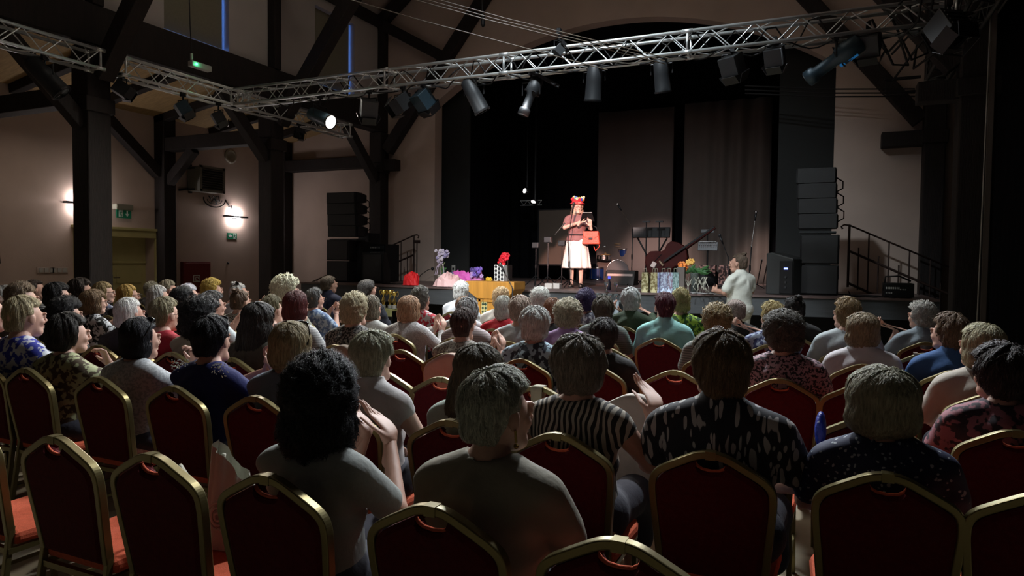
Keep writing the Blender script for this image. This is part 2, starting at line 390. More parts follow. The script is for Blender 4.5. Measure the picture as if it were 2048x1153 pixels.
# ================================================================ left wall fittings
def sconce(px, py, label):
    p = onX(px, py, XW); t = thing('wall_lamp', label, 'lamp', (XW, p.y, p.z))
    MB().box((.06, 0, 0), (.11, .62, .035)).build('lamp_bar', BLACKM, parent=t, bevel=.004)
    MB().box((.012, 0, 0), (.024, .12, .1)).build('wall_plate', BLACKM, parent=t)
    E_ = mat('lamp_glass', (1, .93, .88), .3, emit=14, ecol=(1, .93, .88))
    MB().box((.06, 0, .021), (.05, .2, .006)).build('glass_strip', E_, parent=t); MB().box((.06, 0, -.021), (.05, .2, .006)).build('glass_strip', E_, parent=t)
    for s_ in (-1, 1):
        for q in (-.14, 0, .14): light('POINT', (XW+.1, p.y+q, p.z+s_*.09), None, 3.6, (1, .9, .88), .03)
sconce(160, 407, 'dark up and down wall lamp behind nearest column'); sconce(468, 434, 'dark up and down wall lamp above green arrow sign')

GRN = mat('sign_green', (.01, .19, .1), .5, emit=.02); WHT = mat('sign_white', (.55, .62, .58), .5); WHP = mat('white_plastic', (.4, .4, .38), .5)
def wallbox(px0, py0, px1, py1, X=XW):
    a, b = onX(px0, py0, X), onX(px1, py1, X); return a.y, b.y, min(a.z, b.z), max(a.z, b.z)
# hanging exit sign with lamp box
y0, y1, z0, z1 = wallbox(228, 422, 258, 432)
t = thing('exit_sign', 'green exit sign with downward arrow above yellow door', 'sign', (XW, 0, 0))
y0b, y1b, zz0, zz1 = wallbox(224, 408, 259, 417)
MB().box((.06, (y0b+y1b)/2, zz1-.05), (.12, y1b-y0b, .11)).build('lamp_housing', mat('grey_housing', (.2, .2, .16), .6), parent=t, bevel=.02)
g = MB().box((.06, (y0+y1)/2, z0+.03), (.012, y1-y0, .17)).build('sign_panel', GRN, parent=t)
def picto(parent, x, yc, zc, h, kind):
    m = MB()
    if kind == 'down': m.prism([(yc-.035*h*8, zc), (yc, zc-.4*h), (yc+.28*h, zc), (yc+.08*h, zc-.02*h), (yc+.08*h, zc+.42*h), (yc-.08*h, zc+.42*h), (yc-.08*h, zc-.02*h)], 'x', x, x+.004)
    elif kind == 'left': m.prism([(yc-.4*h, zc), (yc, zc+.3*h), (yc+.02*h, zc+.1*h), (yc+.42*h, zc+.1*h), (yc+.42*h, zc-.1*h), (yc+.02*h, zc-.1*h), (yc, zc-.3*h)], 'x', x, x+.004)
    else:
        m.box((x, yc, zc), (.003, .6*h, .9*h))
        m.build('pictogram', WHT, parent=parent)
        m = MB(); x += .003
        m.ball((x, yc+.02*h, zc+.3*h), (.002, .07*h, .08*h)); m.beam((x, yc, zc+.2*h), (x, yc-.05*h, zc-.08*h), .003, .13*h, (0, 1, 0))
        for a, b in (((0, .18), (-.2, .05)), ((0, .18), (.2, .06)), ((-.05, -.08), (-.22, -.3)), ((-.05, -.08), (.12, -.2)), ((.12, -.2), (.08, -.4))):
            m.beam((x, yc+a[0]*h, zc+a[1]*h), (x, yc+b[0]*h, zc+b[1]*h), .003, .06*h, (0, 1, 0))
        m.build('running_figure', GRN, parent=parent); return
    m.build('arrow', WHT, parent=parent)
zc = z0+.03
picto(t, .067, y1-(y1-y0)*.28, zc, .14, 'down'); picto(t, .067, y0+(y1-y0)*.3, zc, .14, 'man')
y0, y1, z0, z1 = wallbox(454, 466, 473, 479)
t = thing('exit_sign', 'green sign with left arrow and running figure under wall lamp', 'sign', (XW, 0, 0))
MB().box((.008, (y0+y1)/2, (z0+z1)/2), (.012, y1-y0, z1-z0)).build('sign_panel', GRN, parent=t)
picto(t, .015, y0+(y1-y0)*.27, (z0+z1)/2, .13, 'left'); picto(t, .015, y0+(y1-y0)*.76, (z0+z1)/2, .13, 'man')
# fire cabinet
y0, y1, z0, z1 = wallbox(360, 524, 415, 600)
FRED = mat('fire_red', (.13, .008, .01), .5)
t = thing('fire_cabinet', 'dark red fire hose cabinet right of the wall post', 'cabinet', (XW, 0, 0))
MB().box((.05, (y0+y1)/2, (z0+z1)/2), (.1, y1-y0, z1-z0)).build('cabinet_body', FRED, parent=t, bevel=.008)
MB().box((.102, (y0+y1)/2, (z0+z1)/2), (.012, y1-y0-.05, z1-z0-.05)).build('door', FRED, parent=t, bevel=.006)
y2, y3, z2, z3 = wallbox(379, 551, 392, 564)
o = MB().box((.113, (y2+y3)/2, (z2+z3)/2), (.008, y3-y2, z3-z2)).build('hose_label', WHT, parent=t)
m = MB(); yc, zc = (y2+y3)/2, (z2+z3)/2; m.box((.118, yc, zc), (.004, (y3-y2)*.82, (z3-z2)*.82)); m.build('hose_symbol', FRED, parent=o)
m = MB(); m.tube([(.122, yc+.035*cos(a), zc+.035*sin(a)) for a in np.linspace(0, 5, 14)], .006); m.box((.122, yc, zc-.05), (.005, .09, .012)); m.build('hose_ring', WHT, parent=o)
# red extinguisher at the left edge
p = onX(2, 515, XW+.1)
t = thing('fire_extinguisher', 'red fire extinguisher at the left edge of wall', 'extinguisher', (XW+.1, p.y-.12, p.z))
MB().lathe([(.02, -.28), (.075, -.27), (.08, -.2), (.08, .12), (.06, .19), (.025, .22)], n=20).build('cylinder', FRED, parent=t, smooth=True)
MB().tube([(0, 0, .22), (0, .03, .27), (0, .1, .26)], .012).build('handle', BLACKM, parent=t); MB().tube([(.02, 0, .24), (.09, .04, .15), (.08, .06, -.1)], .01).build('hose', BLACKM, parent=t, smooth=True)
# heater with louvres
y0, y1, z0, z1 = wallbox(399, 330, 449, 388, XW+.45)
t = thing('air_heater', 'grey louvred air heater on wall brackets above wall lamp', 'heater', (XW, 0, 0))
HG = mat('heater_grey', (.19, .185, .16), .5)
yc, zc, wy, wz = (y0+y1)/2, (z0+z1)/2, y1-y0, z1-z0
m = MB(); m.box((.26, yc, zc), (.38, wy*.96, wz*.96)); m.build('heater_body', HG, parent=t, bevel=.02)
m = MB(); 
for s_ in (-1, 1): m.box((.455, yc+s_*wy*.46, zc), (.02, wy*.1, wz)); m.box((.455, yc, zc+s_*wz*.46), (.02, wy, wz*.1))
m.build('front_frame', HG, parent=t); MB().box((.45, yc, zc), (.01, wy*.85, wz*.85)).build('core', BLACKM, parent=t)
m = MB()
for k in range(9): m.box((.465, yc, zc-wz*.37+k*wz*.093), (.05, wy*.84, .012), (0, .6, 0))
m.build('louvre', mat('louvre', (.06, .06, .055), .5), parent=t)
m = MB(); m.box((.03, yc-.3*wy, zc+.3*wz), (.06, .05, .3)); m.box((.03, yc-.3*wy, zc-.35*wz), (.06, .05, .2))
for z in (zc+.4*wz, zc-.42*wz): m.beam((0, yc-.5*wy, z), (.3, yc-.5*wy, z), .03, .03); m.tube([(0, yc-.52*wy, z), (.05, yc-.75*wy, z-.03), (.2, yc-.6*wy, z)], .02)
m.build('wall_bracket', BLACKM, parent=t)
# wrought iron ornament below the heater
p = onX(428, 399, XW+.02); m = MB()
m.tube([p+Vector((.02, .29*cos(a)*1.0, .17*sin(a))) for a in np.linspace(pi*.95, 2*pi+.1, 22)]+[p+Vector((.02, .40, -.13)), p+Vector((.02, .47, -.1)), p+Vector((.02, .45, -.16))], .014)
m.tube([p+Vector((.02, .22*cos(a)*.9, .10*sin(a)-.01)) for a in np.linspace(pi, 2*pi, 16)], .008)
for pts in ([(-.1, -.08), (-.02, .02), (.06, -.1), (.02, .0), (.14, -.04), (.1, .08), (.02, .05)], [(-.16, .06), (-.1, .0), (-.04, .07), (.03, .0)]):
    m.tube([p+Vector((.02, a, b)) for a, b in pts], .012)
tag(m.build('iron_ornament', BLACKM, smooth=True), 'round wrought iron wall ornament hanging below the air heater', 'ornament')
# round vent
p = onX(460, 313, XW); t = thing('round_vent', 'round pale vent in wall beside the far column', 'vent', (XW, p.y, p.z)); RX = Euler((0, pi/2, 0)).to_matrix()
MB().lathe([(.09, .0), (.16, 0), (.165, .03), (.13, .05), (.11, .04), (.09, .01)], n=28, R=RX).build('ring', mat('vent_ring', (.3, .27, .22), .6), parent=t, smooth=True)
MB().lathe([(.001, .008), (.1, .008)], n=24, R=RX).build('vent_disc', BLACKM, parent=t)
# emergency lamp hanging on cable
p = onX(400, 133, XA+.6)
t = thing('emergency_lamp', 'white emergency lamp with green light hanging by left windows', 'lamp', p)
MB().box((0, 0, 0), (.1, .36, .09)).build('lamp_housing', WHP, parent=t, bevel=.015)
MB().ball((.055, -.11, 0), .016).build('green_light', mat('green_led', (.1, 1, .4), .3, emit=9, ecol=(.05, 1, .35)), parent=t, smooth=True)
MB().tube([(0, -.14, .05), (0, -.17, .5), (0, -.2, 1.5), (.0, -.2, 2.9)], .008).build('cable', BLACKM, parent=t); MB().tube([(0, -.15, .05), (0, -.15, .15)], .02).build('plug', WHP, parent=t)
light('POINT', p+Vector((.09, -.11, 0)), None, .25, (.1, 1, .4), .01)
for k in range(2):
    p = onX(92+k*26, 541, XW+.01); m = MB(); m.box(p, (.02, .3, .1)); o = m.build('switch_plate', mat('plate', (.4, .33, .29), .6), bevel=.003); tag(o, 'pale switch plate on left wall, %s of the pair' % ('left one', 'right one')[k], 'switch')
    for j in range(3): MB().box(p+Vector((.015, -.09+j*.09, 0)), (.01, .06, .07)).build('rocker', WHP, parent=o)
p = onX(456, 527, XW+.02); tag(MB().ball(p, .025).build('door_bell', BLACKM, smooth=True), 'small dark round knob on wall right of red cabinet', 'wall knob')
#PART3
# ================================================================ lighting trusses
TZ = 4.15; TY = 8.32; TX = -8.9
def truss(name, label, A, B, s=.24, r=.021, pitch=.24, joints=(), ALU=ALU):
    A, B = Vector(A), Vector(B); d = (B-A); L = d.length; d.normalize(); sd = d.cross(Vector((0, 0, 1))).normalized(); up = Vector((0, 0, 1)); h = s/2
    t = thing(name, label, 'truss', A); cs = [(-h, h), (h, h), (-h, -h), (h, -h)]
    P = lambda t_, c: d*t_+sd*c[0]+up*c[1]
    for c in cs: MB().tube([P(0, c), P(L, c)], r, 10).build('chord', ALU, parent=t, smooth=True)
    m = MB(); n = int(L/pitch)
    for (a, b) in ((0, 1), (2, 3), (0, 2), (1, 3)):
        for i in range(n):
            c0, c1 = (cs[a], cs[b]) if i % 2 else (cs[b], cs[a])
            m.tube([P(i*L/n, c0), P((i+1)*L/n, c1)], .0075, 5, cap=False)
    m.build('lattice', ALU, parent=t, smooth=True)
    for j in joints:
        m = MB()
        for a, b in ((0, 1), (1, 3), (3, 2), (2, 0)): m.tube([P(j*L, cs[a]), P(j*L, cs[b])], .016, 6); 
        for c in cs: m.tube([P(j*L-.06, c), P(j*L+.06, c)], r*1.25, 10)
        m.build('joint_frame', ALU, parent=t, smooth=True)
    return t
truss('lighting_truss', 'long silver lighting truss spanning the hall in front of stage', (-8.74, TY, TZ), (1.15, TY, TZ), joints=(.0, .3, .49, .73, 1.))
truss('lighting_truss', 'silver lighting truss running beside nearest left column', (TX+.07, -1.5, TZ), (TX+.07, 6.0, TZ), joints=(.0, .55, 1.))
truss('lighting_truss', 'silver lighting truss passing in front of the middle left column', (TX+.07, 6.36, TZ), (TX+.07, 11.2, TZ), joints=(0., .45, 1.))
truss('lighting_truss', 'shade-darkened lighting truss end by right columns with tangled cables', (1.3, 6.8, TZ), (1.3, 10.6, TZ), joints=(0., 1.), ALU=mat('truss_shaded', (.03, .03, .03), .5, .3))  # silver truss coloured dark for the dimmer light at this end
# cables wound along the main truss
random.seed(3)
for k in range(7):
    x0 = -7.9+k*1.15; pts = []
    for i in range(26):
        u = i/25; pts.append((x0+u*2.2, TY-.13+.26*(.5+.5*sin(i*.8+k)), TZ-.13+(.24*(.5+.5*sin(i*1.3+2*k)) if k % 2 else -.02-.03*sin(i*.9))))
    o = MB().tube(pts, .009, 6).build('truss_cable', BLACKP, smooth=True); tag(o, 'black cable wound along the long silver truss', 'cable', 'cables wound along the long truss')
for k in range(4):
    x0 = .6+k*.18
    pts = [Vector((x0+.25*sin(i*1.1+k), 7.6+.25*i+.1*cos(i*2+k), 4.1+.28*sin(i*1.7+k*2))) for i in range(9)]
    o = MB().tube(pts, .013, 6).build('loose_cable', BLACKP, smooth=True); tag(o, 'tangled black cable around the truss end by right columns', 'cable', 'tangled cables by right columns')
# thin wires across the nave
for k, (a, b) in enumerate((((716, 0), (1215, 140)), ((845, 0), (1330, 128)), ((868, 0), (1330, 122)), ((893, 0), (1340, 118)))):
    A, B = onY(a[0], a[1], 6.5), onY(b[0], b[1], 8.1); A = A+(A-B)*.5
    tag(MB().tube([A, (A+B)/2-Vector((0, 0, .03)), B], .006, 5).build('wire', mat('wire', (.10, .08, .06), .5)), 'thin wire crossing the upper hall, %s' % ('lowest of the four', 'second from the bottom', 'third from the bottom', 'topmost of the four')[k], 'wire')
m = MB(); a = onY(964, 0, 9.5); b = onY(966, 50, 9.5); m.tube([a+Vector((0, 0, 2)), a, b], [.012, .012, .012]); o = m.build('hanging_cable', BLACKP); MB().tube([b+Vector((0, 0, .16)), b, b-Vector((0, 0, .03))], [.03, .035, .015]).build('plug', BLACKP, parent=o)
tag(o, 'short hanging cable with plug in front of wall above arch', 'cable')
for k in range(3):
    y_ = (178, 186, 193)[k]; A = onY(1490, y_-6, 12.6); B = onY(1830, y_, 12.3)
    tag(MB().tube([A, (A+B)/2-Vector((0, 0, .03)), B], .012, 5).build('wire', BLACKP), 'black cable strung across right wall panel, %s' % ('upper one', 'middle one', 'lower one')[k], 'wire')

GREYB = mat('fixture_grey', (.02, .022, .025), .5, .2)
BLUEL = mat('fixture_blue', (.025, .05, .07), .45, .3)
def orient(d):
    return Vector(d).to_track_quat('-Z', 'Y').to_matrix()
def fixture(kind, px, py, aim, label, top=None, Y=TY, X=None, s=1., mt=None, lit=0., lens=None):
    p = onX(px, py, X) if X is not None else onY(px, py, Y)
    t = thing('stage_lamp', label, 'stage lamp', p); R = orient(aim); mt = mt or GREYB
    zt = (TZ-.14 if top is None else top)-p.z
    if kind == 'par':
        MB().lathe([(.05*s, .2*s), (.085*s, .17*s), (.09*s, .0), (.095*s, -.2*s), (.1*s, -.21*s)], n=20, R=R).build('lamp_can', mt, parent=t, smooth=True)
        m = MB(); m.lathe([(.103*s, -.2*s), (.103*s, -.22*s), (.085*s, -.22*s), (.085*s, -.19*s)], n=20, R=R); m.build('front_ring', BLACKM, parent=t); fr = -.213*s; rr = .09*s
    elif kind == 'profile':
        MB().lathe([(.04*s, .26*s), (.09*s, .24*s), (.1*s, .05*s), (.06*s, .0), (.06*s, -.2*s), (.08*s, -.22*s), (.08*s, -.3*s)], n=20, R=R).build('lamp_can', mt, parent=t, smooth=True)
        m = MB(); 
        for k in range(4):
            c = R @ Vector((.085*s*cos(k*pi/2), .085*s*sin(k*pi/2), .03*s)); m.box(c, (.05*s, .05*s, .012*s), R)
        m.build('shutter', BLACKM, parent=t); fr = -.303*s; rr = .07*s
    else:
        m = MB(); m.box((0, 0, 0), (.24*s, .22*s, .24*s), R, 1.)
        for k in range(4): m.box(R @ Vector((0, .115*s, -.08*s+k*.05*s)), (.2*s, .012*s, .02*s), R)
        m.build('lamp_housing', mt, parent=t, bevel=.012)
        for a, (ox, oy) in enumerate(((.13, 0), (-.13, 0), (0, .12), (0, -.12))):
            c = R @ Vector((ox*s*1.05, oy*s*1.05, -.17*s)); q = R @ Euler((-.5*(oy > 0)+.5*(oy < 0), .5*(ox > 0)-.5*(ox < 0), 0)).to_matrix()
            MB().box(c, (.2*s if not ox else .006, .2*s if not oy else .006, .13*s), q).build('barn_door', BLACKM, parent=t)
        fr = -.123*s; rr = .085*s
    L_ = mat('lamp_lens', (.1, .1, .1), .1) if not lit else mat('lit_lens', (1, .97, .9), .3, emit=lit, ecol=(1, .96, .9))
    MB().lathe([(.001, fr), (rr, fr-.004)], n=20, R=R).build('lens', L_, parent=t, smooth=True)
    # yoke and clamp
    sx = Vector((1, 0, 0)) if abs(Vector(aim).normalized().x) < .8 else Vector((0, 1, 0)); w_ = .13*s
    MB().tube([sx*w_, sx*w_+Vector((0, 0, max(.12, zt*.6))), -sx*w_+Vector((0, 0, max(.12, zt*.6))), -sx*w_], .009, 6).build('yoke', BLACKM, parent=t)
    m = MB(); m.tube([(0, 0, max(.12, zt*.6)), (0, 0, max(.16, zt))], .014, 6); m.box((0, 0, max(.16, zt)+.02), (.05, .07, .07)); m.build('clamp', BLACKM, parent=t)
    return t, R
L = 'black stage lamp '
fixture('fresnel', 738, 216, (-.3, .3, -.8), L+'with barn doors, leftmost under the long truss')
fixture('fresnel', 805, 206, (-.5, -.6, -.6), 'boxy stage lamp with open front tilted toward hall')
fixture('fresnel', 846, 200, (.3, .6, -.7), L+'right beside the boxy one, tilted at stage', mt=BLUEL)
fixture('par', 948, 190, (.4, .3, -.9), 'dark cylindrical lamp left of stage speaker lamp row, tilted right', s=1.15)
fixture('profile', 1062, 190, (-.25, -.2, -.8), 'long profile stage lamp pointing down and left', s=.95)
fixture('par', 1188, 163, (-.12, .2, -1), 'tall cylindrical stage lamp pointing straight down', s=1.1)
fixture('par', 1323, 148, (.05, .3, -1), 'grey lamp with bright label hanging over the drapes', s=1.0)
fixture('fresnel', 1464, 130, (.2, .4, -.8), 'round front stage lamp with long yoke', s=.9, top=TZ-.14)
fixture('fresnel', 1549, 113, (.1, .5, -.9), 'small stage lamp hanging left of the big blue tinted lamp', s=.8)
fixture('fresnel', 1736, 86, (.1, .5, -.6), 'square stage lamp in front of right wall panel', s=.95)
t, R = fixture('profile', 1672, 118, (-.85, .3, -.5), 'big blue tinted profile lamp at the right truss end', s=1.15, mt=BLUEL)
MB().box(R @ Vector((.0, -.1, .1)), (.05, .02, .2), R).build('blue_strip', mat('blue_strip', (.02, .18, .5), .4, emit=.12, ecol=(.05, .4, 1)), parent=t)
fixture('fresnel', 1118, 101, (.4, .3, .6), 'small lamp clamped on top of the long truss', s=.5, top=TZ+.3, Y=TY-.12)
t, R = fixture('par', 640, 235, (.93, -.12, -.38), 'lit stage lamp with glowing white lens left of the third column', s=1.15, mt=BLUEL, lit=4, Y=TY)
fixture('fresnel', 598, 270, (.9, -.3, -.3), 'small dark lamp low beside the middle left column', X=TX+.1, s=.6, top=TZ-.14)
fixture('par', 90, 152, (.5, .5, -.8), 'large dark stage lamp at the far left of truss', X=TX, s=1.25, mt=GREYB)
fixture('fresnel', 243, 178, (.5, .6, -.5), 'dark lamp on truss right of the nearest column', X=TX, s=.8)
fixture('fresnel', 366, 217, (.3, .5, -.9), 'small grey lamp under the left truss above yellow door', X=TX, s=.8, mt=BLUEL)
fixture('fresnel', 437, 236, (.3, .4, -.9), 'small dark lamp under left truss left of middle column', X=TX, s=.75)
fixture('fresnel', 1897, 58, (.3, -.4, -.7), 'dark lamp among tangled cables at upper right', Y=7.6, s=1.1)
o = MB().box((0, 0, 0), (.42, .06, .04), (0, .5, .3)).build('mounting_arm', BLACKM); o.location = onY(1090, 158, TY); tag(o, 'short dark mounting arm under the long truss centre', 'bracket')
m = MB(); p = onY(1805, 157, 12.5); m.box(p, (.5, .05, .04)); m.box(p+Vector((-.22, 0, -.12)), (.04, .05, .22)); m.box(p+Vector((.0, 0, -.22)), (.45, .05, .04)); tag(m.build('wall_bracket', BLACKM), 'dark steel bracket arm fixed by upper right column', 'bracket')
p = onY(1978, 340, 9.3); o = MB().box((p.x, 9.33, 2.9), (.05, .05, 4.6)).build('highlight', mat('highlight', (.12, .1, .09), .6)); tag(o, 'vertical strip painted as the lit edge of right column', 'painted highlight')  # strip whose paler colour stands in for light on the column edge
o = MB().tube([(p.x-.06, 9.3, .8), (p.x-.05, 9.3, 2.3), (p.x-.04, 9.3, 4.4)], .008).build('cable', mat('white_cable', (.4, .38, .36), .5), smooth=True); tag(o, 'thin pale cable running down the right column', 'cable')

# ================================================================ things on the stage
def drapeobj(x0, x1, Y, z0, z1, c, label, amp, fold):
    o = drape(x0, Y, x1, Y, z0, z1, amp, fold).build('stage_curtain', mat('drape_%s' % fold, c, .8, noise=.05, nscale=3, sheen=.2), smooth=True)
    s_ = o.modifiers.new('s', 'SOLIDIFY'); s_.thickness = .008; tag(o, label, 'curtain')
a, b = onY(1196, 400, 17.0), onY(1345, 400, 17.0); drapeobj(a.x, b.x, 17.0, HS, 5.4, (.12, .085, .075), 'brown grey curtain behind the drum kit', .07, .7)
a, b = onY(1366, 400, 16.8), onY(1540, 400, 16.8); drapeobj(a.x, b.x, 16.8, HS, 5.4, (.12, .088, .075), 'brown grey pleated curtain behind the music stands', .09, .42)

def standrod(m, base, top, r=.011, legs=3, spread=.28, lift=.22, rot=.3):
    m.tube([base+Vector((0, 0, lift*.4)), top], r, 8)
    for k in range(legs):
        a = rot+2*pi*k/legs; m.tube([base+Vector((0, 0, lift)), base+Vector((spread*cos(a), spread*sin(a), .012))], r*.8, 6)
def micstand(label, base, top, boom=None, tip=None, cat='microphone stand'):
    """base/top world points, boom the two ends of the boom arm"""
    t = thing('microphone_stand', label, cat, base); b = Vector((0, 0, 0)); T = Vector(top)-Vector(base)
    m = MB(); m.tube([b+Vector((0, 0, .05)), T], .011, 8); m.build('pole', BLACKM, parent=t, smooth=True)
    for k in range(3):
        a = .5+2*pi*k/3; MB().tube([(0, 0, .16), (.3*cos(a), .3*sin(a), .012)], .009, 6).build('leg', BLACKM, parent=t)
    MB().tube([T*.5-Vector((0, 0, .05)), T*.5+Vector((0, 0, .05))], .018, 8).build('clutch', BLACKM, parent=t)
    if boom:
        A, B = Vector(boom[0])-Vector(base), Vector(boom[1])-Vector(base)
        MB().tube([A, B], .008, 6).build('boom_arm', BLACKM if tip != 'silver' else CHROME, parent=t)
        d = (B-A).normalized(); o = MB().tube([B-d*.02, B+d*.12], [.013, .02], 10).build('microphone', BLACKM, parent=t, smooth=True)
        MB().ball(B+d*.14, .027).build('microphone_grille', CHROME if tip == 'silver' else GREYB, parent=o, smooth=True)
    return t
# ---- PA towers
GRILL = mat('speaker_grille', (.009, .009, .010), .6, bump=.3, bscale=300)
def linearray(label, px0, px1, pyt, pyb, Y, side=1):
    A, B = onY(px0, pyt, Y), onY(px1, pyb, Y); wd = B.x-A.x; hh = (A.z-B.z)/4
    for k in range(4):
        z = B.z+hh*(3.5-k); x = (A.x+B.x)/2+(k-1.5)*.012
        t = thing('array_speaker', 'black line array speaker, %s of the %s four' % (('topmost', 'second from top', 'third from top', 'lowest')[k], label), 'speaker', (x, Y, z), 0, 'line array speakers of the %s tower' % label)
        MB().prism([(-.02, -hh*.495), (.2, -hh*.48), (.36, -hh*.33), (.36, hh*.33), (.2, hh*.48), (-.02, hh*.495)], 'x', -wd/2, wd/2).build('cabinet', BLACKP, parent=t, bevel=.01)
        MB().box((0, -.03, 0), (wd*.96, .03, hh*.97)).build('grille', GRILL, parent=t, bevel=.006)
        for s_ in (-1, 1): MB().box((s_*wd*.5, .12, 0), (.02, .22, hh*.8)).build('rigging_plate', BLACKM, parent=t)
        if k < 3: o = MB().tube([(wd*.5, .3, .0), (wd*.5+.1, .3, -hh*.3), (wd*.5+.1, .3, -hh*.75), (wd*.5, .3, -hh)], .01).build('link_cable', BLACKP, parent=t, smooth=True)
    o = MB().box(((A.x+B.x)/2+.02, Y+.15, B.z-.05), (wd*.95, .3, .03)).build('array_cradle', GREYB, bevel=.006); tag(o, 'grey metal cradle under the %s line array' % label, 'bracket')
def sub(label, px0, px1, pyt, pyb, Y, D=.55, n=1, nm='subwoofer'):
    A, B = onY(px0, pyt, Y), onY(px1, pyb, Y); zb = max(HS+.005, B.z) if n == 0 else HS+.005; hh = (A.z-HS)/max(1, n)
    for k in range(max(1, n)):
        lb = label if n < 2 else label+(', lower one', ', upper one')[k]
        t = thing(nm, lb, 'speaker', ((A.x+B.x)/2, Y, HS+.004+hh*k)); wd = B.x-A.x
        MB().box((0, D/2, hh/2), (wd, D, hh-.008)).build('cabinet', BLACKP, parent=t, bevel=.012)
        MB().box((0, -.01, hh/2), (wd*.92, .02, hh*.9)).build('grille', GRILL, parent=t, bevel=.005)
        for s_ in (-1, 1): MB().box((s_*wd/2, D*.5, hh*.6), (.012, .14, .06)).build('handle', BLACKM, parent=t)
linearray('left', 656, 713, 386, 474, 11.1)
sub('black subwoofer under left line array', 653, 697, 480, 568, 11.1, n=2)
sub('black subwoofer behind the monitor wedge', 699, 722, 483, 566, 11.4)
linearray('right', 1597, 1672, 338, 458, 11.2)
sub('black subwoofer under right line array', 1601, 1676, 470, 590, 11.2, n=2)
p0, p1 = onY(716, 466, 11.9), onY(738, 487, 11.9)
o = MB().box(((p0.x+p1.x)/2, 12.1, (p0.z+p1.z)/2-.1), (p1.x-p0.x, .4, p0.z-p1.z+.2)).build('equipment_case', BLACKP, bevel=.01); tag(o, 'small black case on top of the amplifier rack', 'case')
# amplifier rack
A, B = onY(722, 488, 11.7), onY(768, 565, 11.7)
t = thing('amplifier_rack', 'black amplifier rack with grey units and hanging cables', 'rack', ((A.x+B.x)/2, 11.7, HS)); wd = B.x-A.x; hh = A.z-HS
MB().box((0, .3, hh/2), (wd, .5, hh-.01)).build('rack_case', BLACKP, parent=t, bevel=.01)
for k in range(4): 
    z = hh*(.9-.14*k); u = MB().box((0, .03, z), (wd*.88, .04, hh*.1)).build('rack_unit', GREYB, parent=t, bevel=.004)
    m = MB(); [m.box((wd*(-.35+.09*j), .005, z), (.018, .012, .03)) for j in range(8)]; m.build('socket_row', mat('sockets', (.25, .25, .24), .4), parent=u)
for k in range(7):
    x = wd*(-.3+.1*k); o = MB().tube([(x, -.0, hh*.7), (x+.05, -.12, hh*.45), (x-.04, -.14, hh*.2), (x+.08, -.1, .02)], .008, 6).build('cable', BLACKP if k % 3 else GREYB, parent=t, smooth=True)
# wedge beside rack
A = onZ(722, 567, HS); t = thing('monitor_speaker', 'black wedge monitor left of the amplifier rack', 'speaker', (A.x, A.y+.05, HS), .3)
MB().prism([(0, 0), (.45, 0), (.45, .25), (.2, .6), (0, .6)], 'x', -.02, .42).build('cabinet', BLACKP, parent=t, bevel=.015); MB().box((.2, -.012, .3), (.36, .02, .52)).build('grille', GRILL, parent=t)
MB().box((.3, -.02, .38), (.07, .02, .1)).build('connector_plate', GREYB, parent=t)
# right wedge
A, B = onY(1530, 505, 10.95), onY(1592, 588, 10.95)
t = thing('monitor_speaker', 'powered monitor speaker with blue display right of the standing person', 'speaker', ((A.x+B.x)/2, 10.95, HS), -.35); wd = B.x-A.x; hh = A.z-HS
MB().prism([(-wd/2, 0), (wd*.42, 0), (wd*.42, hh*.86), (-wd*.3, hh), (-wd/2, hh*.98)], 'y', 0, .45).build('cabinet', mat('speaker_black', (.02, .022, .022), .6), parent=t, bevel=.02)
MB().box((wd*.2, -.008, hh*.42), (.19, .02, hh*.76)).build('control_panel', BLACKP, parent=t, bevel=.005)
MB().box((wd*.2, -.02, hh*.62), (.055, .01, .025)).build('blue_display', mat('blue_display', (.1, .15, 1), .3, emit=7, ecol=(.12, .16, 1)), parent=t)
for k in range(3): MB().lathe([(.018, 0), (.018, .012)], (wd*.2, -.02, hh*(.42-.12*k)), 12, Euler((pi/2, 0, 0)).to_matrix()).build('knob', GREYB, parent=t)
# stage box / mixer on the right
A, B = onY(1768, 577, 11.0), onY(1828, 600, 11.0)
t = thing('stage_box', 'black stage box with white socket rows at right end', 'audio box', ((A.x+B.x)/2, 11.0, HS)); wd = B.x-A.x
MB().box((0, .18, .11), (wd, .36, .2)).build('box_case', BLACKP, parent=t, bevel=.01)
m = MB(); [m.box((-wd*.42+.022*j, -.004, .14), (.013, .01, .03)) for j in range(8)]; [m.box((-wd*.42+.022*j, -.004, .07), (.013, .01, .012)) for j in range(4)]; [m.box((wd*.05+.03*j, -.004, .12), (.015, .01, .015)) for j in range(3)]
m.build('socket_row', mat('sockets_w', (.5, .52, .5), .4), parent=t); MB().tube([(-wd*.5, .1, .1), (-wd*.45, .05, .3), (0, .05, .31), (wd*.4, .1, .24)], .012).build('cable', BLACKP, parent=t, smooth=True)
random.seed(11)
for k, (x0, y0, x1, y1) in enumerate(((1600, 585, 1760, 592), (1676, 540, 1700, 588), (1690, 592, 1790, 594), (620, 572, 700, 570), (1240, 575, 1420, 589), (1385, 586, 1440, 589), (740, 566, 800, 568))):
    A, B = onZ(x0, y0+1, HS+.01), onZ(x1, y1+1, HS+.01); A.y = max(A.y, 10.95 if x0 > 1500 or x0 < 760 else 10.5); B.y = max(B.y, 10.85 if x0 > 1500 or x0 < 760 else 10.45)
    pts = [A.lerp(B, i/12)+Vector((0, .12*sin(i*1.3+k), .0)) for i in range(13)]
    tag(MB().tube(pts, .009, 6).build('floor_cable', BLACKP if k not in (4, 5) else mat('pale_cable', (.25, .25, .25), .5), smooth=True), ('black cable lying on the stage floor by right tower', 'black cable behind the right tower', 'black cable leading to stage box', 'black cable left of the left tower', 'pale thin cable in front of the gift bags', 'pale short cable beside rose stems', 'black cable below amplifier rack')[k], 'cable')

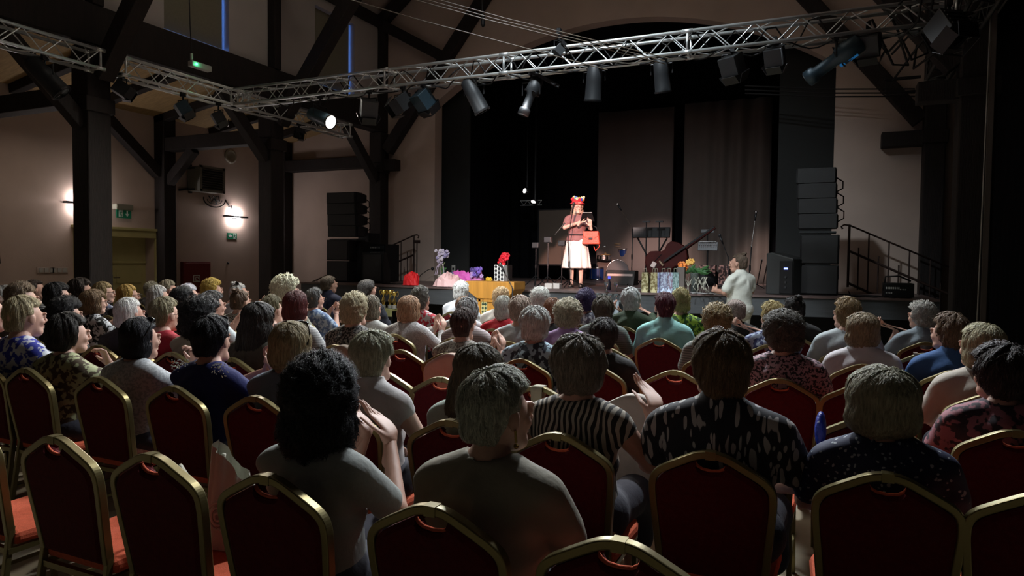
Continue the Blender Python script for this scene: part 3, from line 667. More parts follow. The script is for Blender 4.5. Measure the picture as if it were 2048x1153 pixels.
# ---- stair railings
def railing(label, top, low, base_z_top, n, Y, scroll=-1):
    t = thing('stair_railing', label, 'railing', (0, 0, 0)); T, Lw = Vector(top), Vector(low); IR = mat('iron_rail', (.035, .018, .014), .5, .3)
    d = (Lw-T)
    MB().tube([T+Vector((scroll*.1, 0, -.06)), T+Vector((scroll*.12, 0, -.02)), T+Vector((scroll*.08, 0, .01)), T, Lw], .015, 8).build('handrail', IR, parent=t, smooth=True)
    o = Vector((0, 0, -.42)); MB().tube([T+o, Lw+o], .02, 8).build('lower_rail', IR, parent=t); o2 = Vector((0, 0, -.95)); MB().tube([T+o2, Lw+o2], .02, 8).build('bottom_rail', IR, parent=t)
    for k in range(n):
        p = T.lerp(Lw, k/(n-1)); short = k % 2
        MB().tube([p+Vector((0, 0, -.3 if short else 0)), p+Vector((0, 0, -1.0 if k else -1.02))], .012 if k else .02, 6).build('baluster', IR, parent=t)
topL = onY(828, 471, 12.55); lowL = onY(612, 570, 12.55)
railing('brown iron stair railing between left tower and arch', topL, lowL, HS, 19, 12.55, 1)
topR = onY(1699, 451, 12.55); lowR = onY(1815, 500, 12.55); d = lowR-topR
railing('brown iron stair railing beside right speaker tower', topR, topR+d*1.9, HS, 12, 12.55, -1)
# treads behind the railings
for (nm, xa, xb) in (('left', -9.47, -11.3), ('right', .45, 2.2)):
    m = MB(); n = 5
    for k in range(n): 
        x = xa+(xb-xa)*(k+.5)/n; z = HS*(1-(k+1)/(n+1)); m.box((x, 12.4, z/2), (abs(xb-xa)/n, .5, z))
    if nm == 'left': tag(m.build('stair', mat('stair_grey', (.05, .045, .045), .8)), 'low stair beside %s stage wall behind the railing' % nm, 'stair')
# sockets
for k, (px, py) in enumerate(((907, 537), (1598, 548))):
    p = onY(px, py, 13.44); o = MB().box(p, (.09, .02, .14)).build('wall_socket', WHP, bevel=.004); MB().box(p+Vector((0, -.015, -.01)), (.04, .02, .05)).build('plug', BLACKP, parent=o); tag(o, 'white socket on the %s black flat' % ('left', 'right')[k], 'socket')
# left wall microphone on gooseneck and floor box sign near arch
A = onY(865, 538, 12.6); o = MB().tube([A, A+Vector((-.1, 0, -.02)), A+Vector((-.3, 0, -.14)), A+Vector((-.42, 0, -.35)), (A.x-.45, 12.6, HS)], .008).build('gooseneck_microphone', BLACKM, smooth=True); MB().ball(A, .035).build('microphone_head', BLACKM, parent=o); tag(o, 'thin gooseneck microphone rising behind the pale pink bouquet', 'microphone')
A = onY(834, 484, 12.3); o = MB().box(A, (.14, .03, .07)).build('small_box', mat('brownbox', (.03, .015, .012), .6)); MB().tube([A, (A.x, 12.3, HS)], .012).build('stand_pole', BLACKM, parent=o); tag(o, 'small brown box on a thin stand by left railing', 'stand')

def deckp(px, py, back=.0):
    p = onZ(px, py, HS); ex = [e.x for e in edge]; p.y = max(p.y, float(np.interp(p.x, ex, [e.y for e in edge]))+.06)+back; return p
# ---- flowers and gifts on the stage edge
def wrap(name, label, c, px, py, w_, h_, ang, seedv=1, rough=.6):
    """a paper cone of a bouquet lying on the stage"""
    random.seed(seedv); p = deckp(px, py); n = 22
    jit = [[random.uniform(-1, 1) for _ in range(40)] for _ in range(12)]
    def fn(u, v):
        a = 2*pi*u; k = int(round(u*n)) % n; j = int(round(v*8)); q = jit[j][k]; rr = v**.8
        x = w_*.62*cos(a)*rr*(1+.13*q*v); y = min(.2, w_*.35)*sin(a)*rr*(1+.1*q*v)
        z = h_*(1-rr**2)**.5*(1+.22*q)+(.05*h_ if j else h_*.15)+.25*h_*max(0, cos(a-ang*2))*v*(1+q*.6)*(v < .95)
        return (x*cos(ang*.2), y, max(.004, z))
    t = thing(name, label, 'bouquet', (p.x, p.y+.12, HS)); o = MB().grid(fn, n, 8).build('paper_wrap', mat('paper_'+name+str(seedv), c, rough, bump=.4, bscale=22), parent=t, smooth=False)
    s_ = o.modifiers.new('s', 'SOLIDIFY'); s_.thickness = .003
    return t
def blooms(t, cs, c, spread, n, r=.03, name='blossom', leaf=True):
    for k in range(n):
        p = Vector(c)+Vector([random.uniform(-1, 1)*s_ for s_ in spread]); m = MB(); a0 = random.random()*6
        for j in range(6):
            a = a0+j*pi/3; m.ball(p+Vector((r*.7*cos(a), r*.3*sin(a), r*.7*sin(a))), (r*.55, r*.3, r*.55), 8, 5, (random.random(), random.random(), 0))
        m.ball(p+Vector((0, -r*.3, 0)), r*.35, 8, 5); m.build(name, mat('bloom_%d_%d_%d' % tuple(int(q*99) for q in cs[k % len(cs)]), cs[k % len(cs)], .6), parent=t, smooth=True)
def stems(t, base, tips, r=.006, c=(.05, .12, .03)):
    for tp in tips:
        b = Vector(base); e = Vector(tp); mid = (b+e)/2+Vector((random.uniform(-.04, .04), 0, random.uniform(0, .04)))
        MB().tube([b, mid, e], r, 6).build('stem', mat('stem', c, .6), parent=t, smooth=True)
def leaves(t, pts, L_=.12, c=(.04, .14, .04)):
    m = MB()
    for p in pts:
        a = random.uniform(0, 2*pi); e = random.uniform(-.3, .8); d = Vector((cos(a)*cos(e), sin(a)*cos(e)*.4, sin(e))); s_ = d.cross(Vector((0, 1, .2))).normalized()*L_*.22; P = Vector(p)
        m.add([P, P+d*L_*.4+s_, P+d*L_, P+d*L_*.4-s_, P+d*L_*.5+Vector((0, -.01, .01))], [(0, 1, 4), (1, 2, 4), (2, 3, 4), (3, 0, 4)])
    m.build('foliage', mat('leaf_green', c, .5), parent=t)
wrap('red_bouquet', 'bright red paper bouquet lying at stage edge', (.75, .015, .02), 796, 573, .27, .2, .15, 1)
t = wrap('pink_bouquet', 'pale pink paper bouquet lying at stage edge', (.85, .55, .55), 867, 576, .5, .2, 2.9, 2); blooms(t, [(.8, .75, .6)], (.28, -.05, .08), (.06, .03, .03), 5)
leaves(t, [(random.uniform(.2, .5), -.05, .04) for _ in range(14)])
t = wrap('magenta_bouquet', 'magenta paper bouquet lying behind the lectern', (.72, .12, .52), 910, 573, .55, .22, .1, 3); blooms(t, [(.75, .25, .5)], (-.3, -.03, .1), (.03, .03, .03), 4)
t = wrap('violet_bouquet', 'violet and pink bouquet standing beside the lectern top', (.75, .25, .6), 946, 574, .26, .26, .9, 4); blooms(t, [(.25, .15, .6), (.6, .4, .75), (.12, .08, .3)], (.05, -.1, .24), (.11, .04, .08), 12, .035)
blooms(t, [(.8, .5, .03)], (.3, -.05, .12), (.06, .03, .04), 4, .04)
t = wrap('white_roll', 'white paper roll lying in front of the magenta bouquet', (.8, .72, .78), 915, 577, .36, .09, .0, 5)
t = thing('blue_bouquet', 'small dark blue bouquet between orchid and pale bouquet', 'bouquet', deckp(843, 577, .12)); random.seed(8); blooms(t, [(.06, .07, .16), (.1, .1, .22)], (0, 0, .13), (.11, .05, .09), 14, .04); leaves(t, [(random.uniform(-.1, .1), 0, .03) for _ in range(8)])
# orchid in cellophane
p = deckp(824, 577, .06); t = thing('potted_orchid', 'pale violet orchid wrapped in cellophane in white pot', 'plant', (p.x, p.y+.1, HS)); random.seed(5)
MB().lathe([(.075, 0), (.1, .28), (.105, .29)], n=20).build('pot', mat('pale_pot', (.5, .46, .42), .5), parent=t, smooth=True)
t.scale = (.7, .7, .7)
stems(t, (0, 0, .26), [(-.08, 0, .6), (.05, 0, .72), (0, .02, .8), (.1, 0, .62)], .007, (.2, .25, .12)); blooms(t, [(.62, .58, .78), (.75, .72, .85), (.35, .32, .55)], (0, 0, .8), (.16, .06, .11), 26, .04); blooms(t, [(.5, .45, .6)], (-.03, 0, .58), (.08, .04, .08), 6, .025)
leaves(t, [(.05, -.03, .42), (.08, -.02, .4), (-.02, 0, .33)], .2)
m = MB()
for k in range(7):
    a = k*.9; m.tube([(-.02, 0, .62), (-.1*cos(a), -.05, .5), (-.14*cos(a)-.03, -.03, .3+.03*sin(k))], .006, 5)
m.build('ribbon', mat('lilac_ribbon', (.6, .5, .68), .4), parent=t)
# chequered box with red flower, black box behind
p = deckp(984, 579); p1 = onY(984, 530, p.y+.1); t = thing('gift_box', 'black and white diamond patterned box behind lectern', 'gift box', (p.x, p.y+.1, HS)); hh = p1.z-HS
MB().box((0, 0, hh/2), (.17, .14, hh)).build('box_body', mat('box_white', (.7, .7, .68), .5), parent=t, bevel=.004)
m = MB(); 
for j in range(6):
    for i in range(3):
        if (i+j) % 2 == 0 or True:
            x = -.056+.056*i; z = hh*(j+.5)/6+(hh/12 if i % 2 else 0); m.prism([(x-.026, z), (x, z-.035), (x+.026, z), (x, z+.035)], 'y', -.073, -.070)
m.build('diamond_pattern', BLACKP, parent=t)
random.seed(2); t2 = thing('red_flower', 'big glossy red flower standing in the chequered box', 'flower', (p.x, p.y+.1, HS+hh)); blooms(t2, [(.7, .01, .02)], (-.02, 0, .03), (.05, .02, .02), 3, .05, 'petal_cluster'); blooms(t2, [(.75, .01, .03), (.55, .01, .02)], (.05, 0, .11), (.06, .04, .06), 8, .05, 'petal_cluster')
q = onY(1006, 549, p.y+.35); o = MB().box((q.x, q.y, HS+(q.z-HS)/2+.08), (.26, .2, q.z-HS+.16)).build('black_box', BLACKP, bevel=.01); tag(o, 'plain black box with pale edge beside the chequered box', 'box')
o.data.materials[0] = BLACKP; m = MB().tube([(q.x+.135, q.y-.1, HS), (q.x+.135, q.y-.1, HS+.5), (q.x+.04, q.y-.1, HS+.53)], .006); m.build('pale_edge', WHP, parent=o)
# gift bags
random.seed(4)
bags = [(1273, 1293, (.42, .38, .22), (.16, .13, .05), 'olive patterned gift bag, leftmost of the row'), (1293, 1296+14, (.4, .36, .2), (.17, .13, .05), 'olive patterned gift bag, second from left'),
        (1295, 1314, (.3, .33, .5), (.12, .13, .3), 'lilac blue gift bag beside the olive pair'), (1314, 1326, (.42, .5, .62), (.2, .2, .3), 'pale blue gift bag with flowers in middle of row'),
        (1326, 1336, (.4, .48, .6), (.22, .16, .22), 'slim pale blue gift bag right of the middle'), (1336, 1350, (.3, .42, .42), (.12, .2, .2), 'grey teal gift bag, rightmost bag with paper bow')]
for k, (x0, x1, c1, c2, lb) in enumerate(bags):
    A = deckp(x0, 587+k*.4, .08); z1 = onY(x0, 545, A.y).z; B = onY(x1, 580, A.y); wd = max(.11, B.x-A.x-.01); hh = z1-HS
    t = thing('gift_bag', lb, 'gift bag', ((A.x+B.x)/2, A.y, HS))
    MB().prism([(-wd/2, 0), (wd/2, 0), (wd*.46, hh), (-wd*.46, hh)], 'y', 0, .09).build('bag_body', patmat('floral', c1, c2, .8+.1*k), parent=t)
    MB().prism([(-wd*.4, .0), (0, .08), (wd*.4, .0)], 'y', -.006, -.001).build('folded_base', mat('bag_base%d' % k, [min(1, q*1.6) for q in c1], .6), parent=t)
    MB().tube([(-wd*.2, .01, hh), (-wd*.18, .0, hh+.06), (wd*.18, 0, hh+.06), (wd*.2, .01, hh)], .005, 6).build('bag_handle', mat('bag_cord', (.35, .33, .25), .6), parent=t, smooth=True)
p = deckp(1358, 588); t = thing('gift_bag', 'brown grey tall bag side behind the rose stems', 'gift bag', (p.x-.03, p.y+.12, HS)); MB().box((0, 0, .2), (.12, .1, .4)).build('bag_body', mat('taupe_bag', (.12, .1, .09), .6), parent=t, bevel=.005); MB().tube([(-.03, -.05, .4), (-.02, -.05, .46), (.03, -.05, .46), (.035, -.05, .4)], .004).build('bag_handle', BLACKP, parent=t)
# rose bunch
p = deckp(1383, 588, .05); z = onY(1362, 528, p.y+.1).z-HS
t = thing('rose_bouquet', 'tall rose bouquet with orange blooms and trailing ribbons', 'bouquet', (p.x, p.y+.12, HS)); random.seed(9)
MB().lathe([(.06, 0), (.07, .3), (.075, .31)], n=16).build('vase', mat('vase_glass', (.25, .3, .28), .15, trans=.6), parent=t, smooth=True)
blooms(t, [(.85, .22, .05), (.9, .3, .06)], (-.16, 0, z-.03), (.05, .03, .05), 5, .055); blooms(t, [(.85, .5, .12)], (-.07, 0, z+.04), (.03, .02, .02), 2, .045)
stems(t, (0, 0, .2), [(-.13, 0, z-.05), (-.06, 0, z), (.05, 0, z-.1), (.1, 0, z-.15)], .007); leaves(t, [(random.uniform(-.08, .14), random.uniform(-.04, .04), random.uniform(.3, z-.08)) for _ in range(60)], .12, (.035, .10, .03))
m = MB()
for k in range(16):
    x = random.uniform(-.16, .2); m.tube([(0, -.02, z-.2), (x*.8, -.05, z-.32), (x*1.2+random.uniform(-.05, .05), -.07, .25), (x+random.uniform(-.06, .06), -.08, .1), (x*1.4, -.06, .01)], .005, 5)
m.build('ribbon', mat('pale_ribbon', (.5, .5, .42), .5), parent=t, smooth=True)
# blocks, bottle and glasses near the performer's feet
for k, (x0, x1) in enumerate(((1087, 1095), (1097, 1112))):
    A = onZ(x0, 577.5, HS); B = onZ(x1, 578.5, HS); o = MB().box(((A.x+B.x)/2, A.y+.1, HS+.045), (B.x-A.x, .12, .09)).build('white_block', mat('blk', (.75, .7, .66), .6), bevel=.004); tag(o, ('small white block left of the wider one on stage', 'wide white block near stage edge left of performer')[k], 'box')
p = onZ(1218, 581, HS); t = thing('water_bottle', 'small bottle with blue cap at the stage edge', 'bottle', p); MB().lathe([(.03, 0), (.032, .12), (.012, .17), (.012, .19)], n=14).build('bottle_body', mat('bottle_dark', (.03, .03, .05), .1), parent=t, smooth=True); MB().lathe([(.02, .19), (.02, .23)], n=12).build('bottle_cap', mat('blue_glow', (.04, .05, .9), .3, emit=2.5, ecol=(.05, .06, 1)), parent=t)  # blue glow put on the cap by emission, no lamp in it
for k, px in enumerate((1213, 1232)):
    p = onZ(px, 584, HS); o = MB().lathe([(.035, 0), (.006, .01), (.006, .07), (.035, .1), (.04, .15)], n=14).build('glass', mat('clear_glass', (.6, .65, .65), .05, trans=.9), smooth=True, loc=p); tag(o, '%s stemmed glass on the stage edge beside blue capped bottle' % ('left', 'right')[k], 'glass')
#PART4
# ---------------------------------------------------------------- instruments and stands upstage
def cymbal(t, c, r, tilt, name='cymbal'):
    R = Euler(tilt).to_matrix(); MB().lathe([(r, -.012), (r*.6, .0), (r*.25, .008), (r*.16, .03), (.01, .04)], c, 28, R).build(name, mat('cymbal_brass', (.62, .36, .16), .45, .1, bump=.2, bscale=90), parent=t, smooth=True)
def drum(t, c, r, h, R, name, col=None):
    m = MB(); m.lathe([(r, 0), (r, h)], c, 28, R); o = m.build(name, col or mat('drum_blue', (.01, .03, .13), .25), parent=t, smooth=False)
    for z in (0, h): MB().lathe([(r*1.03, z-.015), (r*1.03, z+.015), (r*.96, z+.016), (r*.96, z-.016)], c, 28, R).build('hoop', CHROME, parent=o, smooth=True)
    MB().lathe([(.001, h+.004), (r*.95, h+.003)], c, 28, R).build('drum_head', mat('drumskin', (.3, .29, .28), .5) if name != 'bass_drum' else mat('dark_skin', (.012, .014, .02), .4), parent=o)
    m = MB(); 
    for k in range(6): m.tube([Vector(c)+R @ Vector((r*1.04*cos(k*pi/3), r*1.04*sin(k*pi/3), .02)), Vector(c)+R @ Vector((r*1.04*cos(k*pi/3), r*1.04*sin(k*pi/3), h-.02))], .007, 5)
    m.build('lug', CHROME, parent=o)
D0 = onZ(1222, 561, HS); I3 = Matrix.Identity(3); RXd = Euler((pi/2, 0, .25)).to_matrix()
t = thing('drum_kit', 'blue drum kit with brass cymbals right of the performer', 'drum kit', D0)
Yk = D0.y
def kp(px, py, dy=0.): q = onY(px, py, Yk+dy); return q-D0
drum(t, kp(1236, 541, .1), .27, .42, RXd, 'bass_drum'); drum(t, kp(1195, 548, -.15)+Vector((0, 0, -.15)), .2, .3, I3, 'floor_tom'); drum(t, kp(1210, 505), .15, .2, Euler((.35, 0, .1)).to_matrix(), 'tom', mat('tom_dark', (.03, .05, .04), .2))
drum(t, kp(1250, 512), .16, .22, Euler((.35, 0, -.1)).to_matrix(), 'tom'); drum(t, kp(1208, 520, -.3), .18, .1, I3, 'snare_drum', CHROME)
cymbal(t, kp(1230, 452), .25, (.95, .15, 0)); cymbal(t, kp(1239, 486), .18, (.15, 0, 0)); cymbal(t, kp(1239, 492), .18, (.1, 0, 0)); cymbal(t, kp(1211, 509, -.2), .14, (.15, 0, 0))
m = MB()
for a, b in (((1230, 455), (1241, 566)), ((1240, 488), (1236, 566)), ((1208, 520), (1206, 564)), ((1236, 512), (1236, 530))): m.tube([kp(*a), kp(*b)], .012, 6)
m.build('stand_pole', CHROME, parent=t)
for (px, py) in ((1241, 564), (1206, 564), (1188, 562)):
    b = kp(px, py); b.z = 0
    for k in range(3): MB().tube([b+Vector((0, 0, .3)), b+Vector((.25*cos(2.1*k+.4), .25*sin(2.1*k+.4), .01))], .01, 6).build('stand_leg', CHROME, parent=t)
# amplifier with bright strip
A, B = onZ(1208, 570, HS), onZ(1262, 572, HS); z1 = onY(1208, 541, A.y).z-HS
t = thing('stage_amplifier', 'low black amplifier with a pale strip left of the gift bags', 'amplifier', ((A.x+B.x)/2, A.y, HS)); wd = B.x-A.x
MB().prism([(0, 0), (.4, 0), (.4, z1), (.12, z1)], 'x', -wd/2, wd/2).build('cabinet', mat('amp_brown', (.02, .015, .014), .6), parent=t, bevel=.01); MB().box((0, .09, z1*.68), (wd*.86, .03, .05), (-.35, 0, 0)).build('control_strip', mat('amp_strip', (.6, .45, .42), .4), parent=t, bevel=.004)
# keyboard panel on stand
A, B = onY(1266, 456, 14.6), onY(1340, 476, 14.6); t = thing('keyboard', 'black keyboard on a stand between the two mic booms', 'keyboard', ((A.x+B.x)/2, 14.6, HS)); wd = B.x-A.x
MB().box((0, 0, (A.z+B.z)/2-HS), (wd, .06, A.z-B.z), (-.2, 0, 0)).build('keyboard_case', BLACKP, parent=t, bevel=.012); MB().box((0, .02, A.z-HS), (wd, .05, .015)).build('edge_strip', GREYB, parent=t)
for s_ in (-1, 1): MB().tube([(s_*wd*.4, .1, B.z-HS), (-s_*wd*.3, .15, 0)], .018).build('stand_leg', BLACKM, parent=t)
for k, px in enumerate((1293, 1319)):
    a = onY(px, 444, 14.3); t = thing('keyboard_microphone_stand', '%s of the two flat-topped stands before the keyboard' % ('left', 'right')[k], 'stand', (a.x, 14.3, HS))
    MB().tube([(0, 0, 0), (0, 0, a.z-HS)], .012).build('pole', BLACKM, parent=t); MB().box((0, 0, a.z-HS), (.16, .05, .03)).build('top_bar', BLACKM, parent=t)
    for j in range(3): MB().tube([(0, 0, .2), (.22*cos(j*2.1), .22*sin(j*2.1), .01)], .009).build('leg', BLACKM, parent=t)
micstand('tall boom microphone stand above the drum kit', (onY(1265, 450, 13.8).x, 13.8, HS), onY(1265, 458, 13.8), (onY(1265, 456, 13.8), onY(1242, 420, 13.8)), 'silver')
micstand('boom microphone stand behind the standing person in white', (onY(1462, 520, 12.4).x, 12.4, HS), onY(1456, 512, 12.4), (onY(1456, 515, 12.4), onY(1445, 486, 12.4)))
micstand('straight tall microphone stand right of the standing person', (onY(1497, 560, 13.2).x, 13.2, HS), onY(1503, 494, 13.2), (onY(1503, 494, 13.2), onY(1510, 440, 13.2)), 'silver')
# double bass lying on its side
c = onZ(1330, 572, HS); c.y = 13.6; t = thing('double_bass', 'dark red double bass lying tilted behind the gift bags', 'double bass', (c.x, 13.6, HS)); BR = mat('bass_varnish', (.05, .006, .005), .6, spec=.15, noise=.3, nscale=5)
e0, e1, e2 = onY(1298, 545, 13.6), onY(1372, 497, 13.6), onY(1430, 455, 13.6); base = Vector((c.x, 13.6, HS)); d = (e1-e0); Lb = d.length; d.normalize(); nrm = Vector((-d.z, 0, d.x))
prof = [(0, .02), (.06, .2), (.16, .3), (.3, .33), (.42, .27), (.52, .2), (.6, .2), (.7, .26), (.82, .27), (.93, .18), (1., .05)]
pl = [(e0+d*Lb*a+nrm*b-base) for a, b in prof]+[(e0+d*Lb*a-nrm*b-base) for a, b in prof[::-1]]
MB().prism([(p.x, p.z) for p in pl], 'y', -.1, .1).build('bass_body', BR, parent=t, bevel=.02)
MB().beam(e0+d*Lb*.45-base+Vector((0, -.13, 0)), e2-base+Vector((0, -.13, 0)), .05, .03).build('fingerboard', BLACKP, parent=t); MB().beam(e1-base, e2-base, .05, .06).build('neck', BR, parent=t)
MB().tube([e0-base+d*.1, (e0-base+d*.1).x and Vector(((e0-base).x, 0, .01))], .015).build('endpin', BLACKM, parent=t)
m = MB(); [m.tube([e0+d*Lb*.15-base+nrm*q+Vector((0, -.14, 0)), e2-base+nrm*q*.5+Vector((0, -.15, 0))], .002, 4) for q in (-.02, 0, .02)]; m.build('string', GREYB, parent=t)
MB().box(e0+d*Lb*.38-base+Vector((0, -.13, 0)), (.03, .05, .12), (0, -.7, 0)).build('bridge', mat('bridge_wood', (.3, .2, .12), .6), parent=t)
for s_ in (-1, 1): MB().tube([e0+d*Lb*(.38+q*.1)-base+nrm*s_*(.13+.02*q)+Vector((0, -.103, 0)) for q in (-1, 0, 1)], .008, 5).build('sound_hole', BLACKP, parent=t)
q = onY(1307, 530, 13.47); o = MB().box(q, (.09, .01, .11), (0, .5, 0)).build('paper_sheet', mat('paper_pinkish', (.75, .6, .56), .6)); tag(o, 'small pale paper stuck on the dark red double bass', 'paper')
# music stands
def musicstand(label, x0, x1, y0, y1, Y, base_y, perf=True):
    A, B = onY(x0, y0, Y), onY(x1, y1, Y); t = thing('music_stand', label, 'music stand', ((A.x+B.x)/2, Y, HS)); wd = B.x-A.x; hh = A.z-B.z; zc = (A.z+B.z)/2-HS
    MB().box((0, 0, zc), (wd, .012, hh), (-.25, 0, 0)).build('desk', BLACKM, parent=t, bevel=.004)
    if perf:
        m = MB(); [m.box((-wd*.42+wd*.84*i/8, -.012-.02*(j-1), zc+hh*(-.3+.25*j)), (.018, .004, .03), (-.25, 0, 0)) for i in range(9) for j in range(3)]; m.build('perforation', mat('perf', (.12, .1, .1), .6), parent=t)
        MB().box((0, -.02, zc+hh*.5), (wd*.85, .02, .015)).build('top_edge', CHROME, parent=t)
    MB().tube([(0, .02, zc), (0, .02, .05)], .012).build('pole', BLACKM, parent=t)
    for j in range(3): MB().tube([(0, .02, .2), (.25*cos(j*2.1+.5), .02+.25*sin(j*2.1+.5), .01)], .009).build('leg', BLACKM, parent=t)
musicstand('perforated black music stand left of the standing person', 1396, 1435, 484, 502, 13.2, 560)
musicstand('solid black music stand behind the perforated one', 1402, 1428, 459, 466, 14.4, 560, False)
for k, (x0, x1) in enumerate(((1398, 1430), (1437, 1458))):
    A, B = onY(x0, 530, 14.0), onY(x1, 566, 14.0); t = thing('patterned_box', '%s reddish patterned box below the music stands' % ('left', 'right')[k], 'box', ((A.x+B.x)/2, 14, HS)); hh = A.z-HS
    MB().box((0, .1, hh/2), (B.x-A.x, .2, hh-.01)).build('box_body', patmat('speck', (.04, .02, .02), (.4, .2, .17), .25), parent=t, bevel=.005)
m = MB(); q = onZ(1412, 573, HS); m.lathe([(.02, 0), (.25, .02), (.3, .15), (.22, .3), (.02, .36)], q, 20); tag(m.build('instrument_bag', BLACKP, smooth=True), 'round black instrument bag beside the rose bouquet', 'bag')
# dark acoustic panel and stands left of the performer
A, B = onY(1078, 420, 15.2), onY(1155, 531, 15.2); t = thing('projection_panel', 'dark brown upright panel behind the performer', 'panel', ((A.x+B.x)/2, 15.2, HS)); wd = B.x-A.x
MB().box((0, 0, (A.z+B.z)/2-HS), (wd, .03, A.z-B.z)).build('panel_board', mat('brown_panel', (.09, .065, .05), .5, noise=.1, nscale=2), parent=t, bevel=.004)
m = MB(); [m.box((s_*wd/2, 0, (A.z-HS)/2), (.03, .05, A.z-HS)) for s_ in (-1, 1)]; m.box((0, 0, A.z-HS), (wd, .05, .03)); m.box((0, 0, B.z-HS), (wd, .05, .03)); m.build('panel_frame', BLACKM, parent=t)
for s_ in (-1, 1): MB().box((s_*wd/2, 0, .02), (.05, .5, .04)).build('foot', BLACKM, parent=t)
for k, (px, py, yb) in enumerate(((1071, 491, 573), (1095, 480, 576), (1123, 487, 574))):
    b = onZ(px, yb, HS); a = onY(px, py, b.y); t = thing('floor_lamp_stand', 'box lamp on slim black stand, %s left of the performer' % ('leftmost', 'middle', 'nearest')[k], 'lamp stand', b)
    MB().box((0, 0, a.z-HS), (.13, .1, .1)).build('lamp_housing', GREYB, parent=t, bevel=.01); MB().tube([(0, 0, .02), (0, 0, a.z-HS-.05)], .011).build('pole', BLACKM, parent=t); MB().tube([(0, 0, (a.z-HS)*.45), (0, 0, (a.z-HS)*.52)], .018).build('clutch', BLACKM, parent=t)
    for j in range(3): MB().tube([(0, 0, .2), (.24*cos(j*2.1+.8), .24*sin(j*2.1+.8), .01)], .009).build('leg', BLACKM, parent=t)
LIT = mat('rear_lamp_glow', (1, .95, .9), .3, emit=12, ecol=(1, .93, .88))
for k, (px, py) in enumerate(((1054, 383), (1071, 405))):
    p = onY(px, py, 16.2); t = thing('rear_lamp', '%s of the two glowing lamps upstage left of the performer' % ('upper', 'lower')[k], 'stage lamp', p)
    MB().lathe([(.06, .14), (.08, .1), (.08, 0)], (0, 0, 0), 16, Euler((pi/2-.2, .3, 0)).to_matrix() if not k else Euler((pi/2, 0, 0)).to_matrix()).build('lamp_can', BLACKM, parent=t, smooth=True)
    MB().ball((0, -.15, 0), (.04, .03, .06) if not k else (.06, .03, .03), rot=(0, .3, 0)).build('lens', LIT, parent=t, smooth=True); MB().tube([(0, 0, 0), (-.02, .04, .5), (-.02, .04, 6.93-p.z)], .012).build('yoke', BLACKM, parent=t)
t = thing('rear_truss', 'small dark truss piece lit near the two rear lamps', 'truss', onY(1062, 406, 16.3)); m = MB()
for z in (-.06, .06): m.tube([(-.3, 0, z), (.3, 0, z)], .012)
for k in range(6): m.tube([(-.3+k*.1, 0, -.06 if k % 2 else .06), (-.2+k*.1, 0, .06 if k % 2 else -.06)], .006, 5)
m.build('truss_frame', ALU, parent=t); MB().tube([(.1, 0, .06), (.1, 0, 6.93-t.location.z)], .01).build('hanger', BLACKM, parent=t)
light('POINT', onY(1066, 400, 15.9), None, 1.2, (1, .9, .85), .05)
for k, (px, lb) in enumerate(((1514, 'left'), (1526, 'right'))):
    a, b = onY(px+10, 520, 13.6), onZ(px, 570, HS); tag(MB().tube([a, b], .012).build('stand_leg_rod', GREYB), '%s of two slanted thin rods left of the monitor speaker' % lb, 'rod')

# performer's microphone stand
b = onZ(1140, 577, HS); micstand('microphone stand in front of the performer', b, onY(1136, 480, b.y), (onY(1135, 486, b.y), onY(1145, 424, b.y)))
A, B = onY(1110, 469, b.y), onY(1130, 446, b.y); tag(MB().tube([A, B], [.008, .014]).build('boom_counterweight', CHROME), 'thin silver rod sticking out left of the performer', 'rod')

# ================================================================ in front of the stage
LW = mat('lectern_wood', (.48, .22, .035), .4, noise=.15, nscale=3, stretch=(8, 8, .7))
q = onY(990, 563, 9.75); t = thing('lectern', 'honey coloured wooden lectern standing before the stage', 'lectern', (q.x, 9.75, 0)); zt = q.z; wd = onY(1040, 563, 9.75).x-onY(942, 563, 9.75).x
MB().prism([(-wd/2, zt), (wd/2, zt), (wd/2, zt-.12), (wd*.36, zt-.27), (-wd*.24, zt-.27), (-wd/2, zt-.12)], 'y', -.22, .22).build('lectern_top', LW, parent=t, bevel=.008)
MB().box((.02, 0, (zt-.27)/2), (wd*.58, .36, zt-.27)).build('lectern_body', LW, parent=t, bevel=.01); MB().box((.02, 0, .03), (wd*.7, .46, .06)).build('lectern_base', LW, parent=t, bevel=.01)
m = MB(); m.box((-wd*.2, -.185, .6), (.035, .03, .75)); m.box((wd*.24, -.185, .6), (.035, .03, .75)); m.box((.02, -.185, zt-.3), (wd*.5, .03, .04)); m.build('front_moulding', LW, parent=t)
o = MB().box((-wd*.105, -.186, .68), (.1, .012, .66)).build('ornament_panel', mat('ornament_cream', (.55, .48, .2), .5), parent=t)
m = MB(); [m.prism([(-wd*.105+i*.048-.02, z), (-wd*.105+i*.048, z-.026), (-wd*.105+i*.048+.02, z), (-wd*.105+i*.048, z+.026)], 'y', -.196, -.192) for z in np.arange(.4, .9, .06) for i in (-.5, .5)]; m.build('ornament_pattern', mat('ornament_dark', (.02, .05, .03), .5), parent=t)
MB().tube([(-wd*.105+.02*cos(a), -.2, .93+.05*sin(a)) for a in np.linspace(.8, 5.6, 12)], .007, 6).build('ornament_letter', mat('ornament_dark', (0, 0, 0)), parent=t)
t = micstand('microphone stand with boom beside the wooden lectern', (onY(1025, 600, 9.3).x, 9.3, 0), onY(1025, 577, 9.3), (onY(1027, 580, 9.3), onY(1009, 545, 9.3)), 'silver')
